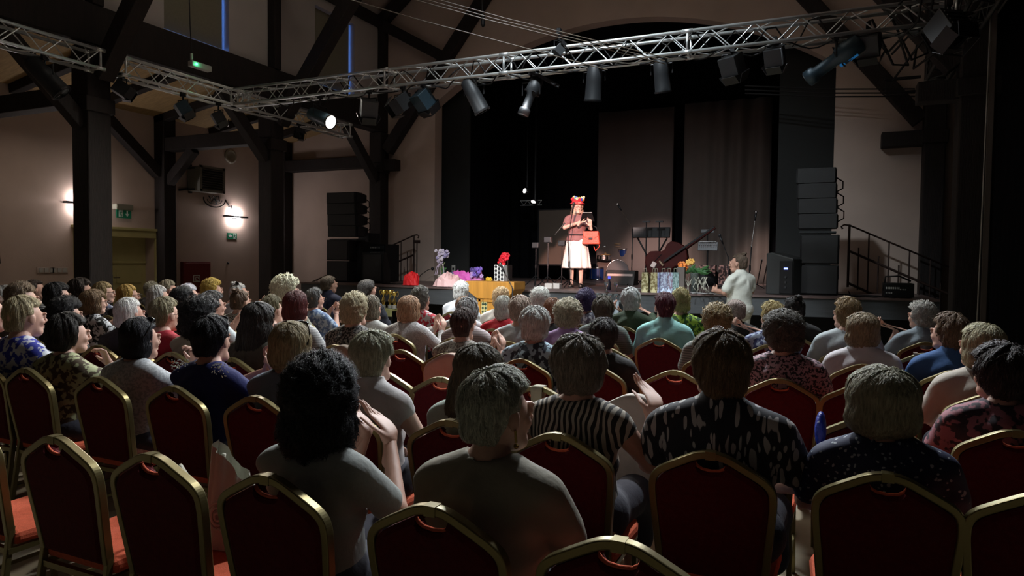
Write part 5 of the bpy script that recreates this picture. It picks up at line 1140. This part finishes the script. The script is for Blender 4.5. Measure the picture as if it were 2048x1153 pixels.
# ---- hair: a shell around the head and combed strands on it
HO = np.array((0, -.045, 1.175)); HP = np.array((0, AXY, 1.175))
STY = {  # blobs (centre, radii), cut height, face front limit y, hairline z, bumps, strand length, lift
 'short': dict(b=[((0, -.006, .024), (.093, .112, .104)), ((0, -.05, -.04), (.068, .058, .058))], cut=-.088, yf=.028, zf=.052, ear=.004, bump=.004, L=.75, lift=.08),
 'full': dict(b=[((0, -.006, .024), (.098, .116, .110)), ((0, -.045, -.045), (.082, .074, .075))], cut=-.105, yf=.032, zf=.055, ear=None, bump=.005, L=.8, lift=.07),
 'crop': dict(b=[((0, -.008, .014), (.082, .103, .094)), ((0, -.05, -.045), (.066, .055, .06))], cut=-.085, yf=.03, zf=.058, ear=.012, bump=.001, L=.25, lift=.02),
 'thin': dict(b=[((0, -.008, .012), (.079, .100, .092)), ((0, -.05, -.045), (.066, .055, .06))], cut=-.085, yf=.03, zf=.06, ear=.012, bump=.001, L=.3, lift=.02),
 'bob': dict(b=[((0, -.006, .02), (.095, .113, .106)), ((0, -.018, -.055), (.1, .095, .085))], cut=-.125, yf=.036, zf=.05, ear=None, bump=.002, L=1.3, lift=.03),
 'long': dict(b=[((0, -.006, .02), (.094, .113, .105)), ((0, -.04, -.10), (.108, .085, .15)), ((0, -.07, -.17), (.105, .06, .1))], cut=-.235, yf=.036, zf=.05, ear=None, bump=.003, L=1.6, lift=.03),
 'curly': dict(b=[((0, -.006, .024), (.098, .116, .110)), ((0, -.045, -.045), (.084, .076, .075))], cut=-.105, yf=.03, zf=.053, ear=None, bump=.012, L=.4, lift=.10),
 'big': dict(b=[((0, -.01, .03), (.12, .132, .122)), ((0, -.03, -.07), (.122, .115, .10))], cut=-.165, yf=.03, zf=.05, ear=None, bump=.014, L=.5, lift=.10),
 'updo': dict(b=[((0, -.006, .018), (.084, .105, .099)), ((0, -.045, -.04), (.07, .062, .06))], cut=-.085, yf=.03, zf=.055, ear=.01, bump=.003, L=.9, lift=.03),
}
POLE = nrm((0, -.28, 1)); PE1 = nrm(np.cross(POLE, (1, 0, 0))); PE2 = np.cross(POLE, PE1)
def hdir(t, a): return np.cos(t)[..., None]*POLE+np.sin(t)[..., None]*(np.cos(a)[..., None]*PE1+np.sin(a)[..., None]*PE2)
def hrad(D, st, seed=0):
    c0 = np.array((0, -.01, .0)); R = np.full(D.shape[:-1], .05)
    for c, r in st['b']:
        c = np.array(c)-c0; r = np.array(r); A = ((D/r)**2).sum(-1); B = -(D*c/r**2).sum(-1)*2; C_ = ((c/r)**2).sum()-1; disc = B*B-4*A*C_
        e = np.where(disc > 0, (-B+np.sqrt(np.maximum(disc, 0)))/(2*A), 0); k = .012; h = np.clip(.5+.5*(e-R)/k, 0, 1); R = R*(1-h)+e*h+k*h*(1-h)
    b = st['bump']; s_ = seed*1.7
    if b > .008: R = R+b*.55*(np.sin(D[..., 0]*15+s_+2*np.sin(D[..., 2]*9))*np.sin(D[..., 1]*14+s_)*1.2+np.sin(D[..., 2]*24+s_)*np.sin(D[..., 0]*27+D[..., 1]*19)*.8)
    else: az = np.arctan2(D[..., 0], D[..., 1]+.28*D[..., 2]); R = R+b*(np.sin(az*7+s_)+.6*np.sin(az*17+2*D[..., 2])+.4*np.sin(D[..., 2]*9+az*4))
    zc = st['cut']*(1+.04*np.sin(np.arctan2(D[..., 0], D[..., 1])*9)); R = np.where(D[..., 2] < -.05, np.minimum(R, zc/np.minimum(D[..., 2], -.05)), R)
    P = D*R[..., None]
    ss = lambda x, w: np.clip(x/w+.5, 0, 1)
    face = ss(P[..., 1]-st['yf'], .012)*ss(st['zf']-P[..., 2]+.12*np.abs(P[..., 0]), .014)
    if st['ear'] is not None: face = np.maximum(face, ss(P[..., 1]-st['ear']+.02, .015)*ss(.002-P[..., 2], .02)*ss(np.abs(P[..., 0])-.045, .01))
    return R*(1-face)+.045*face, face
def hairmesh(style, lod, seed):
    key = ('h', style, lod, seed)
    if key in _c: return _c[key]
    st = STY[style]; nt, na = (46, 72) if lod else (26, 40); T, A = np.meshgrid(np.linspace(.001, pi-.001, nt), np.linspace(0, 2*pi, na+1)[:-1], indexing='ij')
    D = hdir(T, A); R, fc = hrad(D, st, seed); V = [(D*(R*.985)[..., None]).reshape(-1, 3)]
    i, j = np.meshgrid(np.arange(nt-1), np.arange(na), indexing='ij'); F = [np.stack([i*na+j, (i+1)*na+j, (i+1)*na+(j+1) % na, i*na+(j+1) % na], -1).reshape(-1, 4)]; o = nt*na
    rs = np.random.RandomState(seed+3); N = {0: 420, 1: 1500, 2: 4200}[lod]; wd = {0: .0042, 1: .0026, 2: .0014}[lod]; K = 7
    curly = st['bump'] > .008; a0 = rs.rand(N)*2*pi; t0 = np.arccos(1-rs.rand(N)*1.75)*.93; Ls = st['L']*(.45+.75*rs.rand(N)); u = np.linspace(0, 1, K)[None, :]
    ph = rs.rand(N)[:, None]*6.28
    if curly: t = t0[:, None]+.16*np.sin(u*6+ph)*u**.5+Ls[:, None]*.5*u; a = a0[:, None]+(.2*np.cos(u*6+ph)*u**.5)/np.maximum(.3, np.sin(t0))[:, None]
    else: t = t0[:, None]+Ls[:, None]*u; a = a0[:, None]+((.10+.05*(lod < 1))*np.sin(u*2.2+ph)*u+(rs.randn(N)*.16)[:, None]*u)/np.maximum(.35, np.sin(t0))[:, None]
    t = np.minimum(t, pi*.97); Ds = hdir(t, a); Rs, fs = hrad(Ds, st, seed); lift = 1.0+st['lift']*u*(.25+rs.rand(N)[:, None]**2*1.1)+.012*rs.rand(N)[:, None]
    P = Ds*(Rs*lift)[..., None]; zl = st['cut']-.012*rs.rand(N)[:, None]; P[..., 2] = np.maximum(P[..., 2], zl)
    ok = (fs[:, 0] < .3) & (fs.max(1) < .9); P = P[ok]; Ds = Ds[ok]; n = len(P)
    tg = np.gradient(P, axis=1); sd = np.cross(tg, Ds); sd /= np.linalg.norm(sd, axis=-1, keepdims=True)+1e-9; wv = wd*(1-.85*u**2)[..., None]*(.6+.8*rs.rand(n))[:, None, None]
    Q = np.stack([P-sd*wv, P+Ds*wv*.5, P+sd*wv], 2).reshape(-1, 3); V.append(Q); b = o+(np.arange(n)*K*3)[:, None, None]; k = np.arange(K-1)[None, :, None]; w2 = np.arange(2)[None, None, :]
    q = b+k*3+w2; F.append(np.stack([q, q+1, q+4, q+3], -1).reshape(-1, 4))
    V = np.concatenate(V); F = np.concatenate(F)
    if style == 'updo':
        m = MB()
        for kk in range(9): aa = kk*.7; m.ball((.018*cos(aa), -.055+.018*sin(aa), .112+.012*sin(kk*2.2)), (.018, .02, .014), 10, 7, (kk, kk*.5, 0))
        F = np.concatenate([F, np.array(m.f)+len(V)]); V = np.concatenate([V, np.array(m.v)])
    me = npmesh('hair', V+np.array((0, .01-.01+(HO-HP)[1], 0))+np.array((0, -.0, 0)), F); _c[key] = me; return me

def glassesmesh():
    if 'g' not in _c:
        m = MB()
        for s_ in (-1, 1):
            m.tube([(s_*.032+.024*cos(a), .155, -.008+.019*sin(a)) for a in np.linspace(0, 2*pi, 16)], .0022, 5, cap=False); m.tube([(s_*.056, .153, -.003), (s_*.078, .13, .0), (s_*.084, .03, -.004)], .002, 5)
        m.tube([(-.009, .156, -.004), (.009, .156, -.004)], .002, 5); me = m.mesh('glasses', True); me.materials.append(None); _c['g'] = me
        m = MB()
        for s_ in (-1, 1): m.ball((s_*.034, .07, .098), (.03, .012, .024), 12, 7, (.9, 0, 0)); m.tube([(s_*.06, .068, .1), (s_*.088, .02, .06), (s_*.094, -.02, .01)], .004, 6)
        m.tube([(-.01, .075, .105), (.01, .075, .105)], .005, 6); me = m.mesh('sunglasses', True); me.materials.append(None); _c['s'] = me
        m = MB()
        for s_ in (-1, 1): m.ball((s_*.03, .1225, -.009), (.0125, .006, .0075), 10, 6)
        me = m.mesh('eye', True); me.materials.append(None); _c['e'] = me
EYEW = mat('eye_dark', (.05, .035, .03), .15)
def person(label, loc, rz, sc, hy, style, hc, gk, c1, c2=(0, 0, 0), pose='lap', sleeve='short', collar=False, skin=0, lod=1, hw=1., extras=(), stand=False, dz=0., low=None, lowmat=None, group=None, hh=1., nohair=False):
    t = thing('person', label, 'person', loc, rz, group, sc)
    place('body', bodymesh(pose, hy, stand, dz), SKIN[skin], t); gm = patmat(gk, c1, c2)
    place('blouse' if not collar else 'shirt', topmesh(pose, sleeve, stand, collar), gm, t)
    if not stand: place('trousers' if low == 'trousers' else 'skirt', lowmesh(low or 'skirt'), lowmat or patmat('plain', (.03, .03, .045)), t)
    glassesmesh(); hp = tuple(HP)
    if not nohair:
        h = place('hair', hairmesh(style, lod, int(loc[0]*7) % 3), hairmat(hc), t, hp, hy); h.scale = (hw, (1+hw)/2, hh)
    if 'glasses' in extras: place('glasses', _c['g'], BLACKM, t, (hp[0], hp[1], hp[2]), hy)
    if 'sunglasses' in extras: o = place('sunglasses', _c['s'], mat('sunglass_black', (.01, .01, .01), .1), t, hp, hy); o.scale = (hw*1.03, 1.05, 1.08)
    if 'eyes' in extras: place('eye', _c['e'], EYEW, t, hp, hy)
    if 'bow' in extras:
        m = MB()
        for s_ in (-1, 1): m.ball((.01+s_*.03, -.03, .115), (.03, .012, .02), 10, 6, (0, s_*.5, 0))
        o = m.build('hair_bow', BLACKP, parent=t, smooth=True); o.location = hp
    if 'earring' in extras:
        m = MB(); 
        for s_ in (-1, 1): m.tube([(s_*.086, .02, -.045), (s_*.09, .02, -.08)], .004, 6); m.ball((s_*.09, .02, -.09), .008, 8, 6)
        o = m.build('earring', mat('earring_gold', (.6, .4, .12), .25, 1.), parent=t); o.location = hp; o.rotation_euler = (0, 0, hy)
    return t
BLK = (.012, .011, .012); DKB = (.03, .018, .013); BRN = (.09, .055, .03); LBR = (.2, .14, .085); BLO = (.45, .34, .17); GLD = (.42, .26, .06); GRY = (.26, .25, .24); SIL = (.5, .49, .47); WHI = (.72, .70, .66); DGR = (.09, .088, .085)
MIX = (.2, .17, .12)
# px, py (crown), width px, row, style, hair colour, fabric, colours, pose, label, options
PEOPLE = [
 (8, 572, 22, 'D', 'short', SIL, 'plain', (.2, .2, .2), None, 'lap', 'person in grey, farthest left in the crowd', {}),
 (28, 566, 30, 'F', 'thin', (.2, .09, .06), 'plain', (.1, .1, .1), None, 'lap', 'person in dark top, bare scalp showing at far left', {}),
 (38, 568, 52, 'C', 'curly', LBR, 'plain', (.15, .13, .12), None, 'lap', 'person in brown top, second row of heads at far left', {}),
 (65, 558, 42, 'E', 'crop', DKB, 'stripe', (.3, .3, .3), (.02, .02, .02), 'clap', 'person in striped shirt turned sideways near left wall', {'e': ('eyes',), 'col': 1}),
 (110, 567, 48, 'D', 'full', BLK, 'plain', (.02, .02, .02), None, 'lap', 'person all in black left of nearest column', {}),
 (158, 558, 48, 'E', 'full', DKB, 'plain', (.03, .025, .02), None, 'lap', 'person in dark top right in front of nearest column', {}),
 (203, 564, 40, 'E', 'bob', (.28, .2, .09), 'floral', (.55, .55, .6), (.1, .12, .2), 'lap', 'person in white blouse and glasses at the column foot', {'e': ('glasses', 'eyes')}),
 (252, 569, 41, 'E', 'bob', GLD, 'plain', (.05, .05, .06), None, 'lap', 'person wearing glasses in profile before the yellow door', {'e': ('glasses', 'eyes')}),
 (183, 580, 57, 'D', 'bob', (.16, .1, .05), 'floral', (.5, .52, .55), (.01, .01, .01), 'clap', 'clapping person in black and white patterned blouse and glasses', {'e': ('glasses', 'eyes')}),
 (300, 564, 26, 'G', 'short', (.4, .38, .3), 'plain', (.1, .1, .1), None, 'lap', 'half hidden person at the right jamb of yellow door', {}),
 (313, 571, 40, 'E', 'long', SIL, 'plain', (.05, .05, .06), None, 'lap', 'person in black, long pale hair, right of yellow door', {'e': ('eyes',)}),
 (333, 561, 30, 'F', 'short', (.3, .26, .18), 'plain', (.1, .08, .08), None, 'clap', 'person with glasses in profile below the wall post', {'e': ('glasses', 'eyes')}),
 (372, 569, 36, 'E', 'short', (.6, .58, .64), 'plain', (.2, .2, .25), None, 'lap', 'person in front of the red fire cabinet', {'e': ('eyes',)}),
 (362, 577, 42, 'D', 'curly', BLK, 'plain', (.2, .24, .2), None, 'lap', 'person in pale green top facing right, below fire cabinet', {'e': ('eyes',)}),
 (421, 559, 44, 'F', 'curly', (.55, .38, .08), 'plain', (.5, .5, .5), None, 'clap', 'person in white, right edge of the fire cabinet', {'e': ('eyes',)}),
 (474, 566, 32, 'F', 'updo', SIL, 'plain', (.4, .4, .42), None, 'clap', 'clapping person with a black bow on the head', {'e': ('bow',)}),
 (478, 580, 40, 'E', 'updo', (.1, .06, .035), 'speck', (.45, .45, .42), (.03, .03, .03), 'lap', 'person in black and white speckled top facing right', {'e': ('eyes',)}),
 (420, 583, 46, 'D', 'short', DGR, 'plain', (.55, .6, .62), None, 'clap', 'person in pale blue white blouse, middle of left block', {}),
 (398, 600, 88, 'C', 'big', BLK, 'plain', (.3, .27, .2), None, 'lap', 'person in beige top left of the navy sequined top', {}),
 (253, 596, 47, 'C', 'bob', WHI, 'plain', (.03, .03, .04), None, 'lap', 'person in black collar in front of yellow door', {'col': 1}),
 (127, 600, 65, 'C', 'big', BLK, 'plain', (.015, .015, .015), None, 'lap', 'person all in black behind the olive floral top', {}),
 (42, 594, 62, 'B', 'short', (.5, .42, .25), 'floral', (.5, .52, .58), (.02, .03, .3), 'lap', 'person in blue and white floral blouse at left', {'e': ('eyes',)}),
 (130, 630, 74, 'B', 'full', (.035, .03, .025), 'floral', (.34, .36, .2), (.06, .04, .02), 'chin', 'person in olive floral blouse resting chin on hand', {'e': ('eyes',)}),
 (273, 636, 74, 'B', 'bob', (.01, .01, .014), 'speck', (.46, .48, .5), (.32, .34, .36), 'fist', 'person in pale grey tee with raised fist', {'e': ('sunglasses',)}),
 (325, 596, 52, 'C', 'short', (.28, .24, .14), 'plain', (.38, .015, .03), None, 'lap', 'person in bright red sweater and glasses, left block', {'e': ('glasses', 'eyes'), 'sl': 'long'}),
 (420, 634, 78, 'B', 'short', (.006, .006, .01), 'plain', (.008, .012, .1), None, 'clapright', 'person in navy top with sequined shoulders', {'e': ('sunglasses',), 'seq': 1}),
 (515, 605, 77, 'C', 'long', (.018, .016, .012), 'plain', (.06, .055, .04), None, 'lap', 'person in dark olive top, left of the sunglasses wearer', {}),
 (580, 645, 94, 'B', 'bob', (.3, .24, .13), 'plain', (.16, .2, .26), None, 'lap', 'person in grey blue top with sunglasses pushed up', {'e': ('sunglasses',)}),
 (590, 582, 56, 'D', 'bob', (.08, .012, .012), 'stripe', (.45, .45, .45), (.3, .3, .3), 'lap', 'person in pale striped shirt, just left of patterned blue one', {'col': 1}),
 (570, 556, 66, 'E', 'big', (.85, .78, .52), 'plain', (.25, .25, .2), None, 'lap', 'person under the middle left column, platinum blond hair', {}),
 (540, 592, 38, 'D', 'short', (.16, .14, .07), 'plain', (.2, .2, .18), None, 'lap', 'half hidden person below the platinum blond head', {}),
 (627, 578, 34, 'F', 'full', DGR, 'floral', (.4, .5, .62), (.1, .16, .3), 'clap', 'person in pale blue patterned blouse clapping, near navy suit', {'e': ('glasses', 'eyes')}),
 (656, 550, 36, 'H', 'crop', (.09, .07, .05), 'plain', (.012, .016, .04), None, 'lap', 'person in dark navy suit left of the trophies', {'e': ('eyes',), 'sl': 'long', 'col': 1, 'low': 'trousers'}),
 (733, 557, 42, 'G', 'crop', (.04, .035, .03), 'plain', (.012, .014, .025), None, 'lap', 'person in dark suit and glasses beside the trophies', {'e': ('glasses', 'eyes'), 'sl': 'long', 'col': 1, 'low': 'trousers'}),
 (708, 589, 62, 'D', 'curly', (.5, .44, .28), 'speck', (.015, .015, .015), (.25, .24, .22), 'lap', 'person in black lace top behind the beige draped chair', {}),
 (742, 591, 36, 'E', 'bob', (.16, .14, .1), 'plain', (.5, .5, .47), None, 'clapright', 'person in white blouse clapping right of black lace top', {'e': ('glasses', 'eyes')}),
 (817, 592, 52, 'E', 'bob', (.36, .21, .12), 'knit', (.55, .54, .54), None, 'clapright', 'person in white knit cardigan with one hand raised', {'sl': 'long'}),
 (840, 575, 42, 'F', 'curly', (.13, .12, .1), 'floral', (.6, .55, .55), (.5, .02, .04), 'lap', 'person in white and red blouse behind white knit cardigan', {}),
 (922, 564, 36, 'H', 'full', WHI, 'plain', (.7, .72, .75), None, 'lap', 'person in loose white shirt left of the lectern', {'sl': 'long', 'col': 1}),
 (927, 590, 36, 'F', 'thin', (.4, .26, .18), 'plain', (.6, .62, .65), None, 'lap', 'person in white shirt with thin hair behind the lectern left', {'col': 1}),
 (935, 598, 48, 'E', 'full', (.3, .3, .3), 'stripe', (.5, .42, .42), (.3, .25, .25), 'lap', 'person in pink grey striped blouse near the lectern', {}),
 (925, 618, 51, 'D', 'short', (.05, .025, .018), 'speck', (.32, .3, .26), (.12, .1, .09), 'clapright', 'person in taupe lace top clapping, centre left', {}),
 (743, 664, 92, 'B', 'short', (.42, .42, .30), 'plain', (.48, .46, .46), None, 'lap', 'person in white sleeveless shirt, left of centre', {'sl': 'none', 'col': 1, 'skin': 2}),
 (955, 689, 112, 'B', 'long', (.10, .085, .055), 'plain', (.34, .40, .36), None, 'lap', 'person in pale mint top with long hair at centre', {}),
 (985, 741, 152, 'A', 'short', (.42, .43, .35), 'plain', (.27, .25, .20), None, 'lap', 'person in olive beige tee with earring, nearest at centre', {'e': ('earring', 'eyes'), 'hy': -.45, 'bump': 1}),
 (638, 742, 172, 'A', 'big', (.008, .008, .012), 'plain', (.30, .32, .31), None, 'clap', 'person in pale shirt clapping, big dark curls, nearest left', {'hh': 1.18}),
 (1002, 577, 38, 'G', 'curly', (.55, .38, .2), 'plain', (.7, .68, .6), None, 'lap', 'person in cream top right in front of the lectern', {}),
 (1006, 592, 38, 'F', 'bob', (.55, .56, .5), 'plain', (.5, .015, .03), None, 'lap', 'person in red sweater below the lectern', {'sl': 'long'}),
 (1040, 592, 48, 'E', 'short', (.38, .29, .23), 'plain', (.45, .48, .5), None, 'lap', 'person in pale grey tee below the lectern right side', {}),
 (1080, 577, 42, 'G', 'curly', (.75, .73, .65), 'plain', (.2, .15, .13), None, 'lap', 'person with bright white curls below the microphone stand', {}),
 (1105, 596, 40, 'F', 'bob', (.18, .07, .03), 'plain', (.012, .012, .015), None, 'lap', 'person in black top behind the lilac shirt, left side', {}),
 (1070, 616, 64, 'D', 'full', (.55, .56, .54), 'floral', (.35, .5, .6), (.03, .04, .06), 'lap', 'person in light blue floral blouse at centre', {}),
 (1136, 601, 62, 'E', 'curly', (.36, .32, .22), 'plain', (.36, .22, .45), None, 'lap', 'person in lilac shirt at centre', {'col': 1}),
 (1172, 580, 41, 'G', 'curly', (.04, .025, .09), 'floral', (.5, .52, .58), (.1, .1, .14), 'lap', 'person in white patterned top below performer feet', {}),
 (1207, 594, 45, 'F', 'full', (.055, .045, .025), 'stripe', (.16, .19, .17), (.08, .1, .09), 'lap', 'person in grey green striped tee below the amplifier', {}),
 (1262, 577, 41, 'G', 'full', (.62, .64, .64), 'plain', (.035, .06, .03), None, 'clapwide', 'person in dark green shirt clapping below the gift bags', {'col': 1, 'sl': 'long'}),
 (1208, 638, 57, 'D', 'short', (.03, .028, .026), 'plain', (.012, .012, .014), None, 'lap', 'person in black top behind the grey green stripes', {'skin': 1}),
 (1158, 675, 114, 'B', 'full', (.19, .165, .125), 'zebra', (.42, .38, .32), (.015, .012, .01), 'raise', 'person in zebra stripe dress with right hand raised', {'sl': 'none'}),
 (1331, 586, 43, 'F', 'short', (.075, .012, .022), 'plain', (.28, .58, .55), None, 'lap', 'person in mint green shirt below the gift bags', {'sl': 'long', 'col': 1}),
 (1363, 579, 36, 'G', 'curly', (.4, .34, .14), 'floral', (.42, .65, .08), (.03, .1, .02), 'lap', 'person in lime green patterned blouse below rose bouquet', {}),
 (1435, 610, 63, 'E', 'curly', (.25, .18, .08), 'stripe', (.10, .11, .10), (.25, .26, .24), 'lap', 'person in dark draped striped top left of black shirt', {'e': ()}),
 (1473, 597, 43, 'G', 'crop', (.5, .40, .36), 'plain', (.02, .02, .02), None, 'lap', 'person in black shirt seated before the standing one', {}),
 (1547, 605, 50, 'F', 'full', (.42, .33, .13), 'floral', (.35, .42, .55), (.04, .05, .14), 'clapleft', 'person in blue and white patterned top clapping right', {}),
 (1590, 593, 44, 'G', 'updo', (.018, .015, .013), 'plain', (.02, .02, .02), None, 'lap', 'person all in black below the right speaker tower', {}),
 (1568, 625, 88, 'D', 'curly', (.08, .07, .055), 'speck', (.38, .24, .28), (.02, .015, .02), 'lap', 'person in pink and black floral blouse', {}),
 (1445, 667, 112, 'B', 'full', (.15, .10, .05), 'leaf', (.013, .014, .022), (.42, .40, .40), 'lap', 'person in black shirt with white leaf pattern', {'collar': 1, 'wide': 1.1}),
 (1697, 597, 55, 'F', 'full', (.24, .16, .07), 'plain', (.42, .48, .5), None, 'lap', 'person in pale blue white tee below right railing', {}),
 (1727, 626, 73, 'E', 'bob', (.2, .15, .085), 'plain', (.46, .44, .46), None, 'lap', 'person in white collared shirt behind the pale tee', {'sl': 'long', 'col': 1}),
 (1848, 605, 60, 'G', 'curly', (.5, .48, .44), 'plain', (.24, .29, .33), None, 'clapleft', 'person in grey blue shirt clapping at right', {'col': 1}),
 (1905, 629, 70, 'E', 'full', (.13, .08, .045), 'plain', (.03, .09, .24), None, 'lap', 'person in blue denim shirt at right', {'sl': 'long', 'col': 1, 'e': ('eyes',), 'hy': .7}),
 (1970, 648, 92, 'D', 'bob', (.36, .33, .2), 'plain', (.42, .38, .33), None, 'lap', 'person in loose cream blouse at right', {'sl': 'long', 'hy': .55}),
 (1770, 736, 160, 'B', 'bob', (.26, .25, .17), 'dots', (.012, .018, .06), (.38, .42, .48), 'lap', 'person in navy polka dot blouse, nearest at right', {}),
 (2012, 692, 140, 'C', 'full', (.02, .012, .012), 'floral', (.03, .02, .03), (.3, .12, .15), 'lap', 'person in dark floral blouse at the right edge', {'skin': 1}),
 (-34, 588, 34, 'B', 'full', (.12, .06, .04), 'plain', (.2, .1, .08), None, 'lap', 'person in reddish brown cut off by left edge', {}),
]
PERF = np.array((-4.3, 12.2))
for i, (px, py, wp, row, sty, hc, gk, c1, c2, pose, lb, op) in enumerate(PEOPLE):
    Yh = ROWY[row]+.22; P = onY(px, py, Yh); s_ppm = FPX/depth(P); zt = P.z; sc = zt/1.295
    dx, dy = PERF[0]-P.x, PERF[1]-P.y; hd = -math.atan2(dx, dy); hy = op.get('hy', max(-.7, min(.7, round((hd*.92+random.uniform(-.1, .1))/.14)*.14)))
    vd = -math.atan2(P.x, P.y); rel = abs(sin(vd-hy)); base = {'crop': .168, 'thin': .162, 'short': .188, 'updo': .172, 'full': .205, 'bob': .205, 'long': .2, 'curly': .215, 'big': .26}[sty]*(1+.17*rel)
    hw = max(.86, min(1.3, wp/s_ppm/base/sc)); lod = 2 if row in 'AB' else 1 if row in 'CD' else 0
    # the crown must stay where the photograph has it
    t = person('seated '+lb, (P.x, ROWY[row]+.27, 0), 0, sc, hy, sty, hc, gk, c1, c2 or (0, 0, 0), pose, op.get('sl', 'short'), bool(op.get('col') or op.get('collar')), op.get('skin', i % 2), lod, hw, op.get('e', ()), low=op.get('low'), hh=op.get('hh', 1.))
    if op.get('wide'): t.scale.x *= op['wide']
    if op.get('seq'):
        m = MB()
        for k in range(160):
            s_ = random.choice((-1, 1)); m.ball((s_*random.uniform(.09, .2), -.13+random.uniform(-.01, .05), 1.02+random.uniform(-.03, .04)), .004, 5, 3)
        m.build('sequins', mat('sequin', (.6, .6, .55), .2, .9), parent=t)
    put_chair(P.x+(.0 if px != 985 else -.06), row, 'red gold-framed chair under '+lb)

# ---- person standing before the stage
P = onY(1474, 507, 9.6); sc = P.z/(1.295+.345)
W_ = patmat('plain', (.66, .66, .6)); ST = .345
t = person('standing person in pale short sleeved blouse and white trousers, looking left', (P.x, 9.6+.05, ST*sc), .95, sc, .35, 'updo', (.10, .07, .05), 'plain', (.62, .64, .58), pose='stand', sleeve='short', collar=True, skin=1, lod=1, extras=('eyes',), stand=True, dz=ST)
t.location.z = ST*sc
f = Fld((-.3, -.28, -ST), (.3, .28, .72), .013); f.ell((0, -.05, .57), (.2, .16, .14), .05); legs(f, True, ST, .03); X, Y, Z = f.grids(); f.v = np.maximum(f.v, (-ST+.06-Z)+0*X+0*Y); place('trousers', npmesh('trousers', *f.mesh()), W_, t)
m = MB()
for s_ in (-1, 1): m.box((s_*.095, .04, -ST+.02), (.09, .27, .035))
m.build('shoe', BLACKP, parent=t, bevel=.012)

# ---- the performer
b = onZ(1152, 575, HS); top = onY(1152, 396, b.y); H_ = top.z-HS; sc = H_/(1.275+.345+.075)
t = person('performer in dusty pink blouse and white skirt reading from a book', (b.x, b.y, HS+.345*sc), pi+.27, sc, .30, 'long', (.62, .40, .30), 'plain', (.24, .11, .11), pose='reader', sleeve='short', skin=2, lod=2, hw=1.12, extras=('eyes', 'glasses'), stand=True, dz=.345)
def fsk(u, v):
    a = 2*pi*u; r0 = .15+.085*v**.8; fl = 1+.05*v*sin(a*11)+.03*v*sin(a*17+1); return (r0*1.12*cos(a)*fl, -.045+r0*.85*sin(a)*fl, .64-.62*v)
o = MB().grid(fsk, 120, 16).build('skirt', patmat('plain', (.8, .74, .7)), parent=t, smooth=True); s_ = o.modifiers.new('s', 'SOLIDIFY'); s_.thickness = .005
MB().tube([(.17*cos(a), -.045+.135*sin(a), .645) for a in np.linspace(0, 2*pi, 30)], .014, 8).build('belt', BLACKP, parent=t, smooth=True)
m = MB()
for s_ in (-1, 1):
    m.box((s_*.094, .045, -.337), (.08, .24, .015)); 
    for q in (-.01, .06, .1): m.tube([(s_*.094-.04, q, -.33), (s_*.094, q, -.272+q*.18), (s_*.094+.04, q, -.33)], .007, 6)
    m.tube([(s_*.088+.037*cos(a), -.03+.037*sin(a), -.25) for a in np.linspace(0, 2*pi, 12)], .006, 6)
m.build('sandal', BLACKP, parent=t)
# hat: a thing of its own worn by the performer
ht = thing('flower_hat', 'red hat covered with yellow, red and blue flowers', 'hat', (0, 0, 0)); hw4 = t.matrix_basis
hpos = Vector(t.location)+Matrix.Rotation(pi+.27, 3, 'Z') @ (Vector((0, AXY, 1.175+.075))*sc); ht.location = hpos; ht.rotation_euler = (-.08, 0, pi+.57)
MB().lathe([(.135, -.014), (.13, .0), (.105, .006), (.098, .06), (.075, .082), (.01, .088)], n=28).build('hat_body', mat('hat_red', (.5, .02, .03), .8), parent=ht, smooth=True)
random.seed(21)
for k in range(22):
    a = k*2*pi/15; r = .085+random.uniform(-.03, .03); z = .055+random.uniform(0, .055); c = [(.8, .6, .03), (.75, .03, .05), (.04, .1, .5), (.85, .75, .5), (.7, .55, .02), (.1, .3, .35)][k % 6]; m = MB(); p = Vector((r*cos(a), r*sin(a), z))
    for j in range(5): e = j*2*pi/5; m.ball(p+Vector((.018*cos(e), .018*sin(e)*.6, .016*sin(e))), .015, 8, 5)
    m.ball(p, .012, 8, 5); m.build('flower', mat('hatflower_%d' % (k % 6), c, .6), parent=ht, smooth=True)
def rl(v): return Vector(t.location)+Matrix.Rotation(pi+.27, 3, 'Z') @ (Vector(v)*sc)
# open book in both hands
bt = thing('book', 'open black covered book held by the performer', 'book', rl((-.21, .31, .955)), pi+.27)
for s_ in (-1, 1):
    MB().box((s_*.055, .0, .01), (.11, .01, .17), (-.6, 0, s_*.45)).build('book_cover', BLACKP, parent=bt); MB().box((s_*.053, -.012, .018), (.1, .014, .165), (-.6, 0, s_*.45)).build('pages', mat('paper_white', (.85, .82, .78), .6), parent=bt)
# red bag
g = thing('shoulder_bag', 'red leather satchel bag hanging at the performer side', 'bag', rl((-.28, .15, .47)), pi+.1); LR = mat('red_leather', (.68, .07, .035), .4, bump=.2, bscale=60)
MB().prism([(-.16, -.0), (.16, 0), (.135, .22), (-.135, .22)], 'y', -.05, .05).build('bag_body', LR, parent=g, bevel=.012)
MB().prism([(-.14, .23), (.14, .23), (.13, .14), (.05, .09), (-.05, .09), (-.13, .14)], 'y', .05, .062).build('bag_flap', LR, parent=g, bevel=.004); MB().box((0, .066, .1), (.07, .012, .035)).build('buckle', BLACKM, parent=g, bevel=.004)
MB().tube([(-.12, 0, .21), (-.09, 0, .30), (0, 0, .34), (.09, 0, .30), (.12, 0, .21)], .009).build('bag_handle', BLACKP, parent=g, smooth=True); MB().tube([(-.13, .0, .2), (-.15, .0, -.04), (-.08, 0, -.12), (-.05, 0, -.04)], .008).build('strap', LR, parent=g, smooth=True)
